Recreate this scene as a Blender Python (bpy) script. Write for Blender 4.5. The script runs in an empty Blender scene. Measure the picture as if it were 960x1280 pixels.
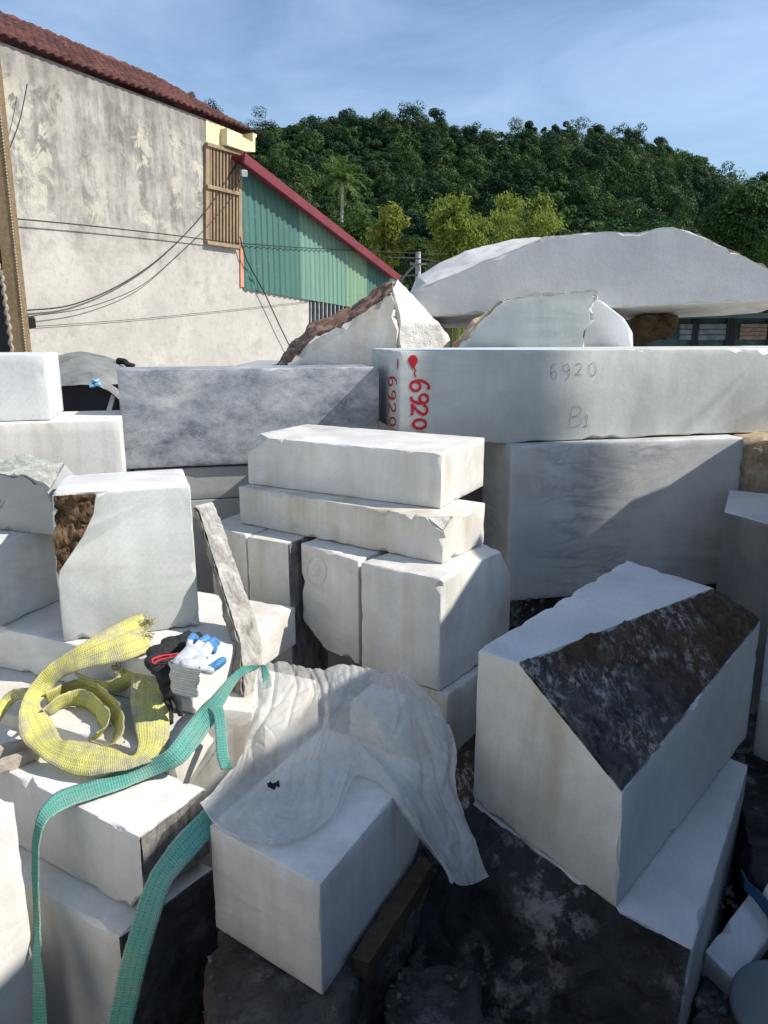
import bpy, bmesh, math, random
import numpy as np
from mathutils import Vector, Matrix, noise
R_ = math.radians
scn = bpy.context.scene
C = scn.collection
rng = random.Random(7)

# ------------------------------------------------------------------ survey of the place
# eye 1.65 m above the marble yard datum, ground at -0.2; rays of the phone lens are only used to
# measure where the stones stand (every stone is then a solid at its own depth and size)
H, F, HOR = 1.65, 950.0, 412.0
PITCH = math.atan((640 - HOR) / F)
cp, sp = math.cos(PITCH), math.sin(PITCH)
GZ = -0.2
SUN_AZ, SUN_EL = R_(-6.0), R_(42.0)      # azimuth from +X towards +Y

def ray(px, py):
    a = (px - 480) / F; b = -(py - 640) / F
    return Vector((a, cp + sp * b, -sp + cp * b))
EYE = Vector((0, 0, H))
def at(px, py, z):
    d = ray(px, py); return EYE + d * ((z - H) / d.z)
def aty(px, py, y):
    d = ray(px, py); return EYE + d * (y / d.y)
def onp(px, py, o, n):
    d = ray(px, py); return EYE + d * ((Vector(o) - EYE).dot(n) / d.dot(n))
def zat(py, y): return aty(480, py, y).z

# ------------------------------------------------------------------ tagging
def tag(o, label=None, cat=None, group=None, kind=None):
    if label: o['label'] = label
    if cat: o['category'] = cat
    if group: o['group'] = group
    if kind: o['kind'] = kind
    return o

def link(name, me, mats, parent=None, origin=None):
    o = bpy.data.objects.new(name, me)
    if not isinstance(mats, (list, tuple)): mats = [mats]
    for m in mats: me.materials.append(m)
    C.objects.link(o)
    if origin is None and parent is None and len(me.vertices):
        co = np.empty(len(me.vertices) * 3, np.float32); me.vertices.foreach_get('co', co)
        co = co.reshape(-1, 3); mn = co.min(0); mx = co.max(0)
        origin = Vector(((mn[0] + mx[0]) / 2, (mn[1] + mx[1]) / 2, mn[2]))
    if origin is not None:
        me.transform(Matrix.Translation(-Vector(origin))); o.location = origin
    if parent is not None:
        pw = parent.location.copy(); q = parent.parent
        while q is not None: pw += q.location; q = q.parent
        if origin is None: me.transform(Matrix.Translation(-pw))
        else: o.location = Vector(origin) - pw
        o.parent = parent
    return o

def empty(name, loc):
    o = bpy.data.objects.new(name, None); C.objects.link(o); o.location = loc
    o.empty_display_size = .2
    return o

def bm_obj(name, bm, mats, parent=None, smooth=None):
    me = bpy.data.meshes.new(name); bm.normal_update(); bm.to_mesh(me); bm.free()
    if smooth is not None:
        if not any(p.use_smooth for p in me.polygons): me.polygons.foreach_set('use_smooth', [True] * len(me.polygons))
        me.set_sharp_from_angle(angle=R_(smooth))
    return link(name, me, mats, parent)

def np_mesh(name, verts, quads, smooth=False):
    me = bpy.data.meshes.new(name)
    v = np.asarray(verts, np.float32).reshape(-1, 3); q = np.asarray(quads, np.int32)
    k = q.shape[1]
    me.vertices.add(len(v)); me.vertices.foreach_set('co', v.ravel())
    me.loops.add(q.size); me.loops.foreach_set('vertex_index', q.ravel())
    me.polygons.add(len(q)); me.polygons.foreach_set('loop_start', np.arange(0, q.size, k, dtype=np.int32))
    me.polygons.foreach_set('use_smooth', np.full(len(q), smooth))
    me.update(calc_edges=True); me.validate()
    return me

# ------------------------------------------------------------------ materials
class NT:
    def __init__(s, name):
        s.m = bpy.data.materials.new(name); s.m.use_nodes = True
        s.t = s.m.node_tree; s.n = s.t.nodes; s.l = s.t.links
        s.b = s.n['Principled BSDF']; s.out = s.n['Material Output']
        s.b.inputs['Specular IOR Level'].default_value = .3
    def new(s, typ, **kw):
        n = s.n.new(typ)
        for k, v in kw.items(): setattr(n, k, v)
        return n
    def put(s, sock, v):
        if v is None: return
        if hasattr(v, 'links'): s.l.new(v, sock)
        else:
            if sock.type == 'RGBA' and len(v) == 3: v = (*v, 1)
            sock.default_value = v
    def pos(s, scale=(1, 1, 1), rot=(0, 0, 0), rnd=True):
        g = s.new('ShaderNodeNewGeometry').outputs['Position']
        if rnd:
            oi = s.new('ShaderNodeObjectInfo')
            mu = s.new('ShaderNodeVectorMath', operation='SCALE'); s.put(mu.inputs[0], (17., 31., 23.)); s.put(mu.inputs[3], oi.outputs['Random'])
            ad = s.new('ShaderNodeVectorMath', operation='ADD'); s.put(ad.inputs[0], g); s.put(ad.inputs[1], mu.outputs[0]); g = ad.outputs[0]
        mp = s.new('ShaderNodeMapping'); s.put(mp.inputs['Vector'], g)
        mp.inputs['Scale'].default_value = scale; mp.inputs['Rotation'].default_value = rot
        return mp.outputs[0]
    def noise(s, vec, scale, detail=4, rough=.55, dist=0):
        n = s.new('ShaderNodeTexNoise'); s.put(n.inputs['Vector'], vec)
        n.inputs['Scale'].default_value = scale; n.inputs['Detail'].default_value = detail
        n.inputs['Roughness'].default_value = rough; n.inputs['Distortion'].default_value = dist
        return n.outputs['Fac']
    def wave(s, vec, scale, dist=2, detail=3, dscale=1.5, axis='X'):
        n = s.new('ShaderNodeTexWave', bands_direction=axis); s.put(n.inputs['Vector'], vec)
        n.inputs['Scale'].default_value = scale; n.inputs['Distortion'].default_value = dist
        n.inputs['Detail'].default_value = detail; n.inputs['Detail Scale'].default_value = dscale
        return n.outputs['Fac']
    def ramp(s, fac, stops, interp='LINEAR'):
        r = s.new('ShaderNodeValToRGB'); s.put(r.inputs[0], fac); e = r.color_ramp; e.interpolation = interp
        while len(e.elements) < len(stops): e.elements.new(.5)
        for el, (p, c) in zip(e.elements, stops):
            el.position = p
            el.color = (c, c, c, 1) if isinstance(c, (int, float)) else (*c, 1)
        return r.outputs[0]
    def mix(s, fac, a, b, mode='MIX'):
        m = s.new('ShaderNodeMix', data_type='RGBA', blend_type=mode)
        s.put(m.inputs[0], fac); s.put(m.inputs[6], a); s.put(m.inputs[7], b)
        return m.outputs[2]
    def math(s, op, a, b=None):
        m = s.new('ShaderNodeMath', operation=op); s.put(m.inputs[0], a); s.put(m.inputs[1], b); return m.outputs[0]
    def bump(s, h, dist=.002, strength=1.0, normal=None):
        b = s.new('ShaderNodeBump'); s.put(b.inputs['Height'], h)
        b.inputs['Distance'].default_value = dist; b.inputs['Strength'].default_value = strength
        if normal is not None: s.put(b.inputs['Normal'], normal)
        return b.outputs[0]
    def fin(s, col, rough=.6, normal=None, metal=0, spec=None):
        s.put(s.b.inputs['Base Color'], col); s.put(s.b.inputs['Roughness'], rough)
        s.put(s.b.inputs['Metallic'], metal)
        if spec is not None: s.b.inputs['Specular IOR Level'].default_value = spec
        if normal is not None: s.put(s.b.inputs['Normal'], normal)
        return s.m

def plain(name, col, rough=.6, metal=0, var=.25, scale=8, bump=.0):
    t = NT(name); p = t.pos()
    n = t.noise(p, scale, 5)
    dk = tuple(c * (1 - var) for c in col); lt = tuple(min(1, c * (1 + var * .6)) for c in col)
    c = t.ramp(n, [(.3, dk), (.7, lt)])
    nm = t.bump(t.noise(p, scale * 6, 4), bump) if bump else None
    return t.fin(c, rough, nm, metal)

def marble(name, base=(.74, .73, .70), vein=(.45, .46, .47), veins=.3, vscale=2.2, rot=(.2, .3, .4), stretch=(1, 1, 3.5),
           stain=.25, staincol=(.42, .37, .29), saw=.5, sawrot=(0, 0.6, 0), rough=.55):
    t = NT(name); p = t.pos(); pv = t.pos(stretch, rot)
    # broad clouding, long veins, fine crystals
    cloud = t.ramp(t.noise(p, 3.1, 6, .62, .5), [(.34, tuple(c * .80 for c in base)), (.62, base)])
    v1 = t.noise(pv, vscale, 7, .62, .9)
    vm = t.ramp(t.math('ABSOLUTE', t.math('SUBTRACT', v1, .5)), [(0., 1.), (.035, .45), (.11, 0.)])
    gate = t.ramp(t.noise(p, 1.7, 3), [(.42, 0.), (.66, 1.)])
    c = t.mix(t.math('MULTIPLY', t.math('MULTIPLY', vm, gate), veins), cloud, vein)
    # rain streaks and yard dirt
    ps = t.pos((9, 9, .9))
    st = t.ramp(t.math('MULTIPLY', t.noise(ps, 1.0, 5, .6), t.noise(p, 3.1, 4)), [(.20, 0.), (.38, 1.)])
    c = t.mix(t.math('MULTIPLY', st, min(.9, stain * 1.5)), c, staincol)
    sp_ = t.ramp(t.noise(p, 55, 3, .7), [(.66, 0.), (.78, 1.)])
    c = t.mix(t.math('MULTIPLY', sp_, stain * .55), c, tuple(x * .6 for x in staincol))
    gr = t.noise(p, 170, 2, .6)
    sl_ = t.wave(t.pos((1, 1, 1), (sawrot[0], sawrot[1] + .25, sawrot[2])), 16, 6.0, 4, .7, 'Z')
    c = t.mix(t.math('MULTIPLY', t.ramp(sl_, [(.55, 0.), (.95, 1.)]), .17 * saw), c, tuple(x * .72 for x in base))
    sm_ = t.ramp(t.noise(p, 6.5, 7, .74, .8), [(.55, 0.), (.68, 1.)]); c = t.mix(t.math('MULTIPLY', sm_, stain * .55), c, tuple(x * 1.1 for x in staincol))
    c = t.mix(.10, c, t.ramp(gr, [(.3, .35), (.7, .95)]), 'MULTIPLY')
    psw = t.pos((1, 1, 1), sawrot)
    sw = t.wave(psw, 34, 5.0, 3, .9, 'Z')
    h = t.math('ADD', t.math('MULTIPLY', sw, .045 * saw), t.math('ADD', t.math('MULTIPLY', t.noise(p, 30, 5, .65), .8), t.math('MULTIPLY', gr, .25)))
    nm = t.bump(h, .0016)
    rg = t.ramp(t.noise(p, 9, 4), [(.3, rough - .1), (.7, rough + .14)])
    return t.fin(c, rg, nm)

M = {}
M['white'] = marble('white_marble', (.76, .75, .72), veins=.5, vscale=1.8, stain=.30)
M['cream'] = marble('cream_marble', (.73, .71, .66), veins=.3, stain=.46, staincol=(.40, .34, .24))
M['cool'] = marble('cool_white_marble', (.68, .70, .71), (.40, .44, .48), veins=.35, stain=.12, saw=.8)
M['veined'] = marble('veined_marble', (.63, .64, .64), (.16, .175, .20), veins=.6, vscale=1.5, rot=(0, .12, .1), stretch=(1, 1, 4.2), stain=.18, saw=.5)
M['dull'] = marble('dull_grey_marble', (.36, .38, .38), (.22, .24, .26), veins=.3, stain=.2, saw=.3)
M['greenish'] = marble('pale_green_marble', (.62, .64, .62), (.36, .42, .41), veins=.55, vscale=1.2, rot=(0, .05, .1), stretch=(1, 1, 7), stain=.22, staincol=(.36, .38, .33), saw=.7)
M['archst'] = marble('smooth_grey_marble', (.54, .55, .55), (.40, .42, .44), veins=.35, vscale=1.3, stain=.1, saw=.9, sawrot=(0, .9, 0))
M['striped'] = marble('striped_marble', (.76, .75, .73), (.33, .35, .38), veins=.95, vscale=5, rot=(0, 0, .05), stretch=(.25, 3, 3), stain=.1)

def grey_marble():
    t = NT('grey_clouded_marble'); p = t.pos(); pd = t.pos((1.4, 1.4, 2.2), (0, .6, 0))
    n1 = t.noise(pd, 3.4, 10, .74, .12)
    c = t.ramp(n1, [(.30, (.07, .08, .10)), (.43, (.20, .22, .25)), (.54, (.31, .33, .355)), (.66, (.45, .47, .48)), (.78, (.55, .56, .57))])
    v = t.ramp(t.math('ABSOLUTE', t.math('SUBTRACT', t.noise(pd, 4.5, 6, .6, 1.2), .5)), [(0, 1.), (.03, 0.)])
    c = t.mix(t.math('MULTIPLY', v, .14), c, (.6, .61, .61))
    b = t.ramp(t.noise(p, 7, 4, .6, .8), [(.66, 0.), (.72, 1.)])
    c = t.mix(t.math('MULTIPLY', b, .75), c, (.06, .068, .085))
    h = t.math('ADD', t.math('MULTIPLY', t.wave(t.pos((1, 1, 1), (0, .8, 0)), 40, 2, 2, .6, 'Z'), .3), t.noise(p, 40, 5))
    return t.fin(c, .5, t.bump(h, .0012))
M['grey'] = grey_marble()
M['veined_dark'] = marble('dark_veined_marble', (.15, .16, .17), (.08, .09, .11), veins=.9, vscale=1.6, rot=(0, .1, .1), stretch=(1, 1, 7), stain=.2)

def crust(name, dark, mid, light, lightamt=.5, brownmask=None, stretch=(1, 1, 1), rot=(0, 0, 0), scale=6, bump=.012, brown_y=None, lw=(.52, .64)):
    t = NT(name); p = t.pos(stretch, rot); q = t.pos()
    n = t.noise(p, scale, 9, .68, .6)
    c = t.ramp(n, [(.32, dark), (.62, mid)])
    if brownmask:
        sy = t.new('ShaderNodeSeparateXYZ'); t.put(sy.inputs[0], t.pos(rnd=False)); bm_ = t.ramp(t.math('ADD', t.math('MULTIPLY', t.math('SUBTRACT', sy.outputs[1], brown_y), 1.2), t.noise(q, 4, 5, .65)), [(.42, 0.), (.60, 1.)]) if brown_y else t.ramp(t.noise(q, 2.3, 4), [(.46, 0.), (.6, 1.)])
        c = t.mix(t.math('MULTIPLY', bm_, .85), c, t.ramp(t.noise(p, scale * 2, 6, .7), [(.35, tuple(x * .35 for x in brownmask)), (.7, brownmask)]))
    w = t.math('MULTIPLY', t.ramp(t.noise(p, scale * 2.2, 8, .72), [(lw[0], 0.), (lw[1], 1.)]), t.ramp(t.noise(q, 3.4, 4, .6), [(.46, 0.), (.6, 1.)]))
    c = t.mix(t.math('MULTIPLY', w, lightamt), c, light)
    h = t.math('ADD', t.noise(p, scale * 3, 8, .7), t.math('MULTIPLY', t.noise(p, scale * 14, 5, .7), .5))
    return t.fin(c, .8, t.bump(h, bump), spec=.2)
M['black_crust'] = crust('black_weathered_crust', (.018, .019, .022), (.10, .098, .098), (.55, .54, .52), .85, (.13, .085, .050), (4.0, 1.1, 4.0), (0, 0, -.55), 6, .012, 2.02, (.49, .62))
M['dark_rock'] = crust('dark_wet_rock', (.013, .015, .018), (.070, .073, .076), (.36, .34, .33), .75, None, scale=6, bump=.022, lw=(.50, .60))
M['grey_rock'] = crust('grey_rough_rock', (.035, .037, .04), (.19, .19, .19), (.42, .41, .38), .75, (.15, .125, .10), scale=9, bump=.025, lw=(.48, .6))
M['brown_crust'] = crust('brown_earthy_crust', (.04, .022, .012), (.20, .125, .07), (.45, .38, .28), .35, None, scale=9, bump=.02)
M['rust_crust'] = crust('rusty_brown_crust', (.11, .06, .04), (.33, .22, .16), (.68, .64, .6), .9, None, (1, 1, 3), (0, .9, 0), 7, .015)
M['pale_rough'] = crust('pale_broken_marble', (.46, .44, .40), (.72, .70, .66), (.8, .78, .74), .5, None, scale=9, bump=.012)
M['green_rough'] = crust('greenish_broken_marble', (.26, .28, .24), (.56, .57, .52), (.7, .68, .6), .5, None, scale=12, bump=.015)
M['ochre_rough'] = crust('ochre_stained_stone', (.30, .20, .11), (.55, .46, .34), (.70, .67, .62), .7, None, scale=6, bump=.012)
M['stone_sliver'] = crust('weathered_offcut', (.20, .19, .17), (.62, .60, .56), (.74, .72, .68), .5, None, (3, 3, .8), (0, -.3, 0), 8, .01)
M['sliver_dark'] = crust('weathered_offcut_bark', (.09, .085, .08), (.36, .34, .31), (.55, .53, .5), .4, None, (3, 3, .8), (0, -.3, 0), 9, .01)

def timber(name, c0, c1):
    t = NT(name); p = t.pos((14, 14, 1.2)); pl = t.pos()
    c = t.ramp(t.noise(pl, 12, 6, .7, 1.5), [(.3, c0), (.7, c1)])
    return t.fin(c, .85, t.bump(t.noise(pl, 50, 6, .7), .004))
M['timber'] = timber('old_brown_timber', (.035, .024, .015), (.11, .078, .05))
M['stick'] = timber('pale_weathered_stick', (.28, .24, .19), (.48, .43, .36))

M['red_paint'] = plain('red_paint', (.50, .018, .035), .5, var=.2, scale=30)
M['pencil'] = plain('graphite_pencil', (.16, .17, .22), .6, var=.2, scale=60)

# ------------------------------------------------------------------ stone builder
def fbm(v, o=4, H_=.6, s=0):
    a, f, r = 1., 1., 0.
    for i in range(o):
        r += a * noise.noise(Vector((v[0] * f + s * 7.3, v[1] * f - s * 3.1, v[2] * f + s * 5.7))); a *= H_; f *= 2.1
    return r

def solid(verts, faces, fm=None, bevel=.004, cell=.035, chip=.008, rough=None, seed=1, rcell=None, cuts=()):
    """polyhedron -> bevelled, subdivided, chipped stone. fm: material index per face; rough: {material index: (amplitude, frequency)}"""
    bm = bmesh.new(); vs = [bm.verts.new(v) for v in verts]
    for i, f in enumerate(faces):
        fc = bm.faces.new([vs[k] for k in f]); fc.material_index = fm[i] if fm else 0
    bmesh.ops.recalc_face_normals(bm, faces=bm.faces)
    for (co, no, mi) in cuts:
        r = bmesh.ops.bisect_plane(bm, geom=bm.verts[:] + bm.edges[:] + bm.faces[:], plane_co=co, plane_no=no, clear_outer=True)
        ed = [e for e in r['geom_cut'] if isinstance(e, bmesh.types.BMEdge)]
        fl = bmesh.ops.edgenet_fill(bm, edges=ed)
        for f in fl['faces']: f.material_index = mi
    bmesh.ops.recalc_face_normals(bm, faces=bm.faces); bm.normal_update()
    base_n = [f.normal.copy() for f in bm.faces]
    if bevel > 0:
        sh = [e for e in bm.edges if len(e.link_faces) == 2 and e.calc_face_angle() > R_(12)]
        bmesh.ops.bevel(bm, geom=sh, offset=bevel, segments=2, profile=.5, affect='EDGES', clamp_overlap=True, material=-1)
    rough = rough or {}
    if rough:
        tf = [f for f in bm.faces if f.material_index in rough and len(f.verts) > 4]
        if tf: bmesh.ops.triangulate(bm, faces=tf)
    for it in range(7):
        el = [e for e in bm.edges if e.calc_length() > cell * 1.4]
        if not el: break
        bmesh.ops.subdivide_edges(bm, edges=el, cuts=1, use_grid_fill=True)
        if len(bm.faces) > 30000: break
    if rough:
        rc = rcell or cell * .4
        for it in range(4):
            el = set()
            for f in bm.faces:
                if f.material_index in rough:
                    if len(f.verts) > 4: continue
                    el.update(e for e in f.edges if e.calc_length() > rc * 1.4)
            if not el: break
            bmesh.ops.subdivide_edges(bm, edges=list(el), cuts=1, use_grid_fill=True)
            if len(bm.faces) > 40000: break
        bmesh.ops.triangulate(bm, faces=[f for f in bm.faces if len(f.verts) > 4 and f.material_index in rough])
    bm.normal_update()
    for f in bm.faces: f.smooth = f.material_index in rough or max(f.normal.dot(n) for n in base_n) < .9995
    mv = []
    for v in bm.verts:
        fs = v.link_faces
        if not fs: continue
        n0 = fs[0].normal; mn = min(n0.dot(f.normal) for f in fs)
        mats = {f.material_index for f in fs}
        d = Vector((0, 0, 0))
        rm = [m for m in mats if m in rough]
        if rm and len(mats) == 1:
            a, fr = rough[rm[0]]
            w = fbm(v.co * fr, 5, .62, seed) + .35 * abs(fbm(v.co * fr * 3.3, 3, .6, seed + 3))
            d = v.normal * a * w
        elif mn < .985 or rm:
            q = fbm(v.co * 17, 4, .7, seed)
            k = max(0., q - .22) * 2.4 + .12 * max(0, fbm(v.co * 40, 2, .5, seed + 1))
            if rm: k = .15 + 2.0 * abs(fbm(v.co * 13, 4, .72, seed + 5))
            amp = min(chip * 1.25 * k, cell * (1. if rm else .6)); fl = [f for f in fs if not f.smooth]
            d = -v.normal * amp * .68
            if fl:      # rim of a sawn face: the chip eats into the face without bending it
                sm = Vector((0, 0, 0))
                for f in fs:
                    if f.smooth: sm += f.normal
                dv = -(sm - fl[0].normal * sm.dot(fl[0].normal))
                if dv.length > 1e-3: d = dv.normalized() * amp
                for f in fl: d = d - f.normal * d.dot(f.normal)
        mv.append((v, d))
    for v, d in mv: v.co += d
    return bm

BOXF = [(0, 1, 2, 3), (7, 6, 5, 4), (0, 4, 5, 1), (1, 5, 6, 2), (2, 6, 7, 3), (3, 7, 4, 0)]
# vertex order: left, near, right, back on top; then the same at the bottom. faces: top, bottom, front (left-near), right (near-right), back, left
def stone(name, top, zb, label, mats='white', cat='stone block', group='sawn marble blocks stacked in the yard', ztop=None, fm=None, bot=None, **kw):
    t = [Vector(p) for p in top]
    b = [Vector(p) for p in bot] if bot else [Vector((p.x, p.y, zb)) for p in t]
    bm = solid(t + b, BOXF, fm, **kw)
    ml = mats if isinstance(mats, (list, tuple)) else [mats]
    o = bm_obj(name, bm, [M[m] for m in ml], smooth=30)
    return tag(o, label, cat, group)

def quad(L, N, R_c, z, depth_scale=1.0):
    """top of a block from its left, near and right corners; the back corner completes the parallelogram"""
    l, n, r = at(*L, z), at(*N, z), at(*R_c, z)
    r = n + (r - n) * depth_scale
    return [l, n, r, l + r - n]

GB = 'sawn marble blocks stacked in the yard'
seed = 0
# --- centre stack
S3q = quad((451, 703), (551, 724), (641, 683), .83)
u3 = (S3q[2] - S3q[1]).normalized()
stone('marble_block', S3q, .415, 'large white cube at the lower right of the centre stack, under two slabs', ['white', 'pale_rough'], seed=3, cell=.03, chip=.008,
      rough={1: (.006, 12)}, cuts=[(S3q[2] + Vector((-.03, -.03, -.06)), Vector((.72, .35, .55)).normalized(), 1)])
S4q = quad((376, 679), (447.5, 701.5), (538, 661), .828)
stone('marble_block', S4q, .42, 'narrow upright white block with a pencilled circle and a broken lower corner', ['white', 'pale_rough'], seed=4, cell=.03, chip=.014,
      rough={1: (.006, 12)}, cuts=[(Vector((S4q[0].x + .01, S4q[0].y, .50)), Vector((-.8, -.2, -.62)).normalized(), 1)])
S2b = quad((300, 654), (553, 705), (605, 679), .832)
zt2 = zat(650, S2b[1].y)
S2t = [Vector((p.x, p.y, zt2)) for p in S2b]
stone('marble_slab', S2t, .832, 'thick white slab with a broken corner, lying under the topmost slab of the centre stack', ['cream', 'ochre_rough', 'pale_rough'], cat='stone slab', seed=5, cell=.03, chip=.016,
      rough={2: (.007, 14)}, cuts=[(Vector((S2t[1].x - .005, S2t[1].y + .012, zt2 - .030)), Vector((.10, -.62, .78)).normalized(), 2)])
N1 = at(549, 636, zt2 + .002); zt1 = zat(567, N1.y)
S1q = quad((308, 545), (552, 567), (606, 547), zt1)
stone('marble_slab', S1q, zt2 + .002, 'topmost white slab of the centre stack, one upper corner knocked off', ['white', 'pale_rough'], cat='stone slab', seed=6, cell=.03, chip=.007,
      rough={1: (.006, 14)}, cuts=[(Vector((S1q[0].x + .075, S1q[0].y, zt1)), Vector((-.6, -.25, .62)).normalized(), 1)])
S6q = [p + Vector((.02, .01, 0)) for p in quad((455, 705), (556, 727), (626, 692), .83)]
S6q = [Vector((p.x, p.y, .412)) for p in S6q]
stone('marble_block', S6q, GZ, 'stained white block underneath the large cube, behind the plastic sheet', 'cream', seed=7, chip=.012)
S5b = quad((308.5, 671), (361, 679.5), (389, 668), .83, 1.7)
stone('marble_block', S5b, GZ, 'white block with a dark rough right side, just left of the narrow upright block', ['cream', 'sliver_dark'], fm=[0, 0, 0, 1, 0, 0], seed=8, chip=.01, rough={1: (.007, 14)}, group=GB)
S5a = quad((262, 654), (307, 670.5), (335, 660), .83, 1.7)
stone('marble_block', S5a, GZ, 'plain white block between the leaning stone sliver and the dark sided block', 'cream', seed=9)
# --- left stack
ZM, ZN, ZO = .62, .465, .42
Mq = [at(-90, 766, ZM), at(238, 837, ZM), at(369, 759, ZM)]; Mq.append(Mq[0] + Mq[2] - Mq[1])
stone('marble_block', Mq, ZN + .003, 'broad white base block carrying the grey faced block with the brown corner', 'white', seed=10, chip=.009)
n2n = at(222, 951, ZN); n2d = (at(320, 894, ZN) - at(233, 944, ZN)).normalized(); n2l = (Mq[0] - Mq[1]).normalized()
N2q = [n2n + n2l * 1.3, n2n, n2n + n2d * .62, n2n + n2d * .62 + n2l * 1.3]
stone('marble_block', N2q, GZ, 'cream stained block forming the lit ledge under the work gloves', 'cream', seed=11, chip=.012)
Oq = [at(-60, 930, ZO), at(175, 1047, ZO), at(258, 986, ZO)]; Oq.append(Oq[0] + Oq[2] - Oq[1])
Oq[3] = Oq[0] + (Oq[3] - Oq[0]) * .9
stone('marble_block', Oq, .18, 'white block with a broken lower corner under the yellow sling', ['white', 'sliver_dark', 'dull'], fm=[0, 0, 0, 1, 0, 0], seed=12, chip=.016, rough={1: (.007, 11), 2: (.004, 20)},
      cuts=[(Vector((Oq[1].x - .05, Oq[1].y, .215)), Vector((.55, -.45, -.62)).normalized(), 2)])
Pq = [at(-70, 1045, .177), at(150, 1172, .177), at(268, 1086, .177)]; Pq.append(Pq[0] + Pq[2] - Pq[1])
stone('marble_block', Pq, GZ - .3, 'lowest left block with a ledge along its top, bottom left of the photo', ['white', 'grey_rock'], fm=[0, 0, 0, 1, 0, 0], seed=13, chip=.012, rough={1: (.006, 10)})
qr = aty(18, 1003, 1.62); qn = qr - Vector((.26, .45, 0))
stone('marble_block', [qn + Vector((-.45, .26, 0)), qn, qr, qr + Vector((-.45, .26, 0))], GZ - .3, 'bright white block edge cut off by the lower left border of the photo', 'white', seed=14, chip=.01)
# block with the brown broken corner: front face polygon split into sawn face and crust
yb = at(80, 803, ZM); yr = at(250, 783, ZM); nf = Vector((yr.y - yb.y, -(yr.x - yb.x), 0)).normalized()
lean = Vector((0, 0, 0))
def LF(px, py): return onp(px, py, yb, nf)
tl, tr, br, bl = LF(64, 616), LF(238, 610), LF(250, 783), LF(80, 803)
tl.z = tr.z = (tl.z + tr.z) / 2; bl.z = br.z = ZM + .002
c1, c2, c3, c4 = LF(120, 614), LF(117, 642), LF(104, 670), LF(70, 718); c1.z = tl.z
bk = -nf * .36
V = [tl, c1, tr, br, bl, c4, c3, c2, tl + bk + Vector((.02, 0, 0)), tr + bk, br + bk, bl + bk]
Fc = [(1, 2, 3, 4, 5, 6, 7), (0, 1, 7, 6, 5), (0, 8, 9, 2, 1), (2, 9, 10, 3), (0, 5, 4, 11, 8), (3, 10, 11, 4), (8, 11, 10, 9)]
o = bm_obj('marble_block', solid(V, Fc, [0, 1, 2, 0, 0, 0, 0], bevel=.005, cell=.035, chip=.012, rough={1: (.03, 13)}, rcell=.011, seed=15), [M['greenish'], M['brown_crust'], M['striped']], smooth=34)
tag(o, 'grey faced block with a brown earthy broken corner and striped top', 'stone block', GB)
# K, J at the far left
Kn = at(-6, 788, ZM); Kr = at(68, 754, ZM); kd = (Kr - Kn).normalized(); kl = Vector((-kd.y, kd.x, 0))
zk = zat(664, Kr.y - .05)
Kt = [Vector((p.x, p.y, zk)) for p in (Kn + kl * .5, Kn, Kn + kd * .55, Kn + kd * .55 + kl * .5)]
stone('marble_block', Kt, ZM + .002, 'white block crossed by hard shadows, left of the brown cornered block', 'white', seed=16, chip=.006)
Jn = at(69, 669, zk + .002); Jl = at(-60, 657, zk + .002); jd = (Jl - Jn).normalized(); jb = Vector((jd.y, -jd.x, 0)); jb = jb if jb.y > 0 else -jb
zj = zat(612, Jn.y); zj2 = zat(596, Jn.y + .02)
Jv = [Jl, Jn, Jn + jb * .35, Jl + jb * .35, Vector((Jl.x, Jl.y, zj2)), aty(28, 594, Jn.y + .01), Vector((Jn.x, Jn.y, zj)),
      aty(80, 579, Jn.y + .30), aty(36, 570, Jn.y + .36), Vector((Jl.x, Jl.y, 0)) + jb * .35 + Vector((0, 0, zat(573, Jl.y + .36)))]
Jf = [(0, 1, 6, 5, 4), (3, 2, 1, 0), (1, 2, 7, 6), (3, 9, 8, 7, 2), (0, 4, 9, 3), (4, 5, 6, 7, 8, 9)]
o = bm_obj('marble_block', solid(Jv, Jf, [0, 0, 0, 0, 0, 1], chip=.012, rough={1: (.014, 11)}, seed=17, rcell=.013), [M['dull'], M['green_rough']], smooth=34)
tag(o, 'dull grey block with a rough greenish broken top and a pencilled circle', 'stone block', GB)
JF = (Jn.copy(), Vector((-jd.y, jd.x, 0)) if -jd.x < 0 else Vector((jd.y, -jd.x, 0)))
# I, H behind
yaw = R_(13)
def frontbox(pl, pr, y0, th, z1, z0, depth):
    """box whose front face runs from pixel columns pl..pr, near its right end at depth y0, front turned by th to the right"""
    d = Vector((math.cos(th), math.sin(th), 0)); n = Vector((math.sin(th), -math.cos(th), 0))
    o_ = Vector(((pl - 480) / F * y0, y0, 0))
    # left corner through column pl at depth y0 (camera pitch folded in by projecting at mid height)
    zc = (z1 + z0) / 2
    def col(px):
        lo, hi = -4., 8.
        for _ in range(60):
            mid = (lo + hi) / 2; p = o_ + d * mid; p.z = zc
            q = p - EYE; dep = q.y * cp - q.z * sp; x = 480 + F * q.x / dep
            if x < px: lo = mid
            else: hi = mid
        return lo
    a, b = o_ + d * col(pl), o_ + d * col(pr)
    t = [a, b, b - n * depth, a - n * depth]
    return [Vector((p.x, p.y, z1)) for p in t], n
zi1 = zat(531, 3.15); It, nI = frontbox(-120, 163, 3.1, R_(15), zi1, 0, .45)
stone('marble_block', It, GZ, 'bright white block under the smooth bluish block at the left border', 'white', seed=18, chip=.005)
zh0 = zi1 + .003; zh1 = zat(444, 3.2); Ht, nH = frontbox(-140, 78, 3.14, R_(15), zh1, 0, .40)
stone('marble_block', Ht, zh0, 'smooth bluish block on top of the left rear stack, in front of the plastered wall', 'cool', seed=19, chip=.004)
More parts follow.
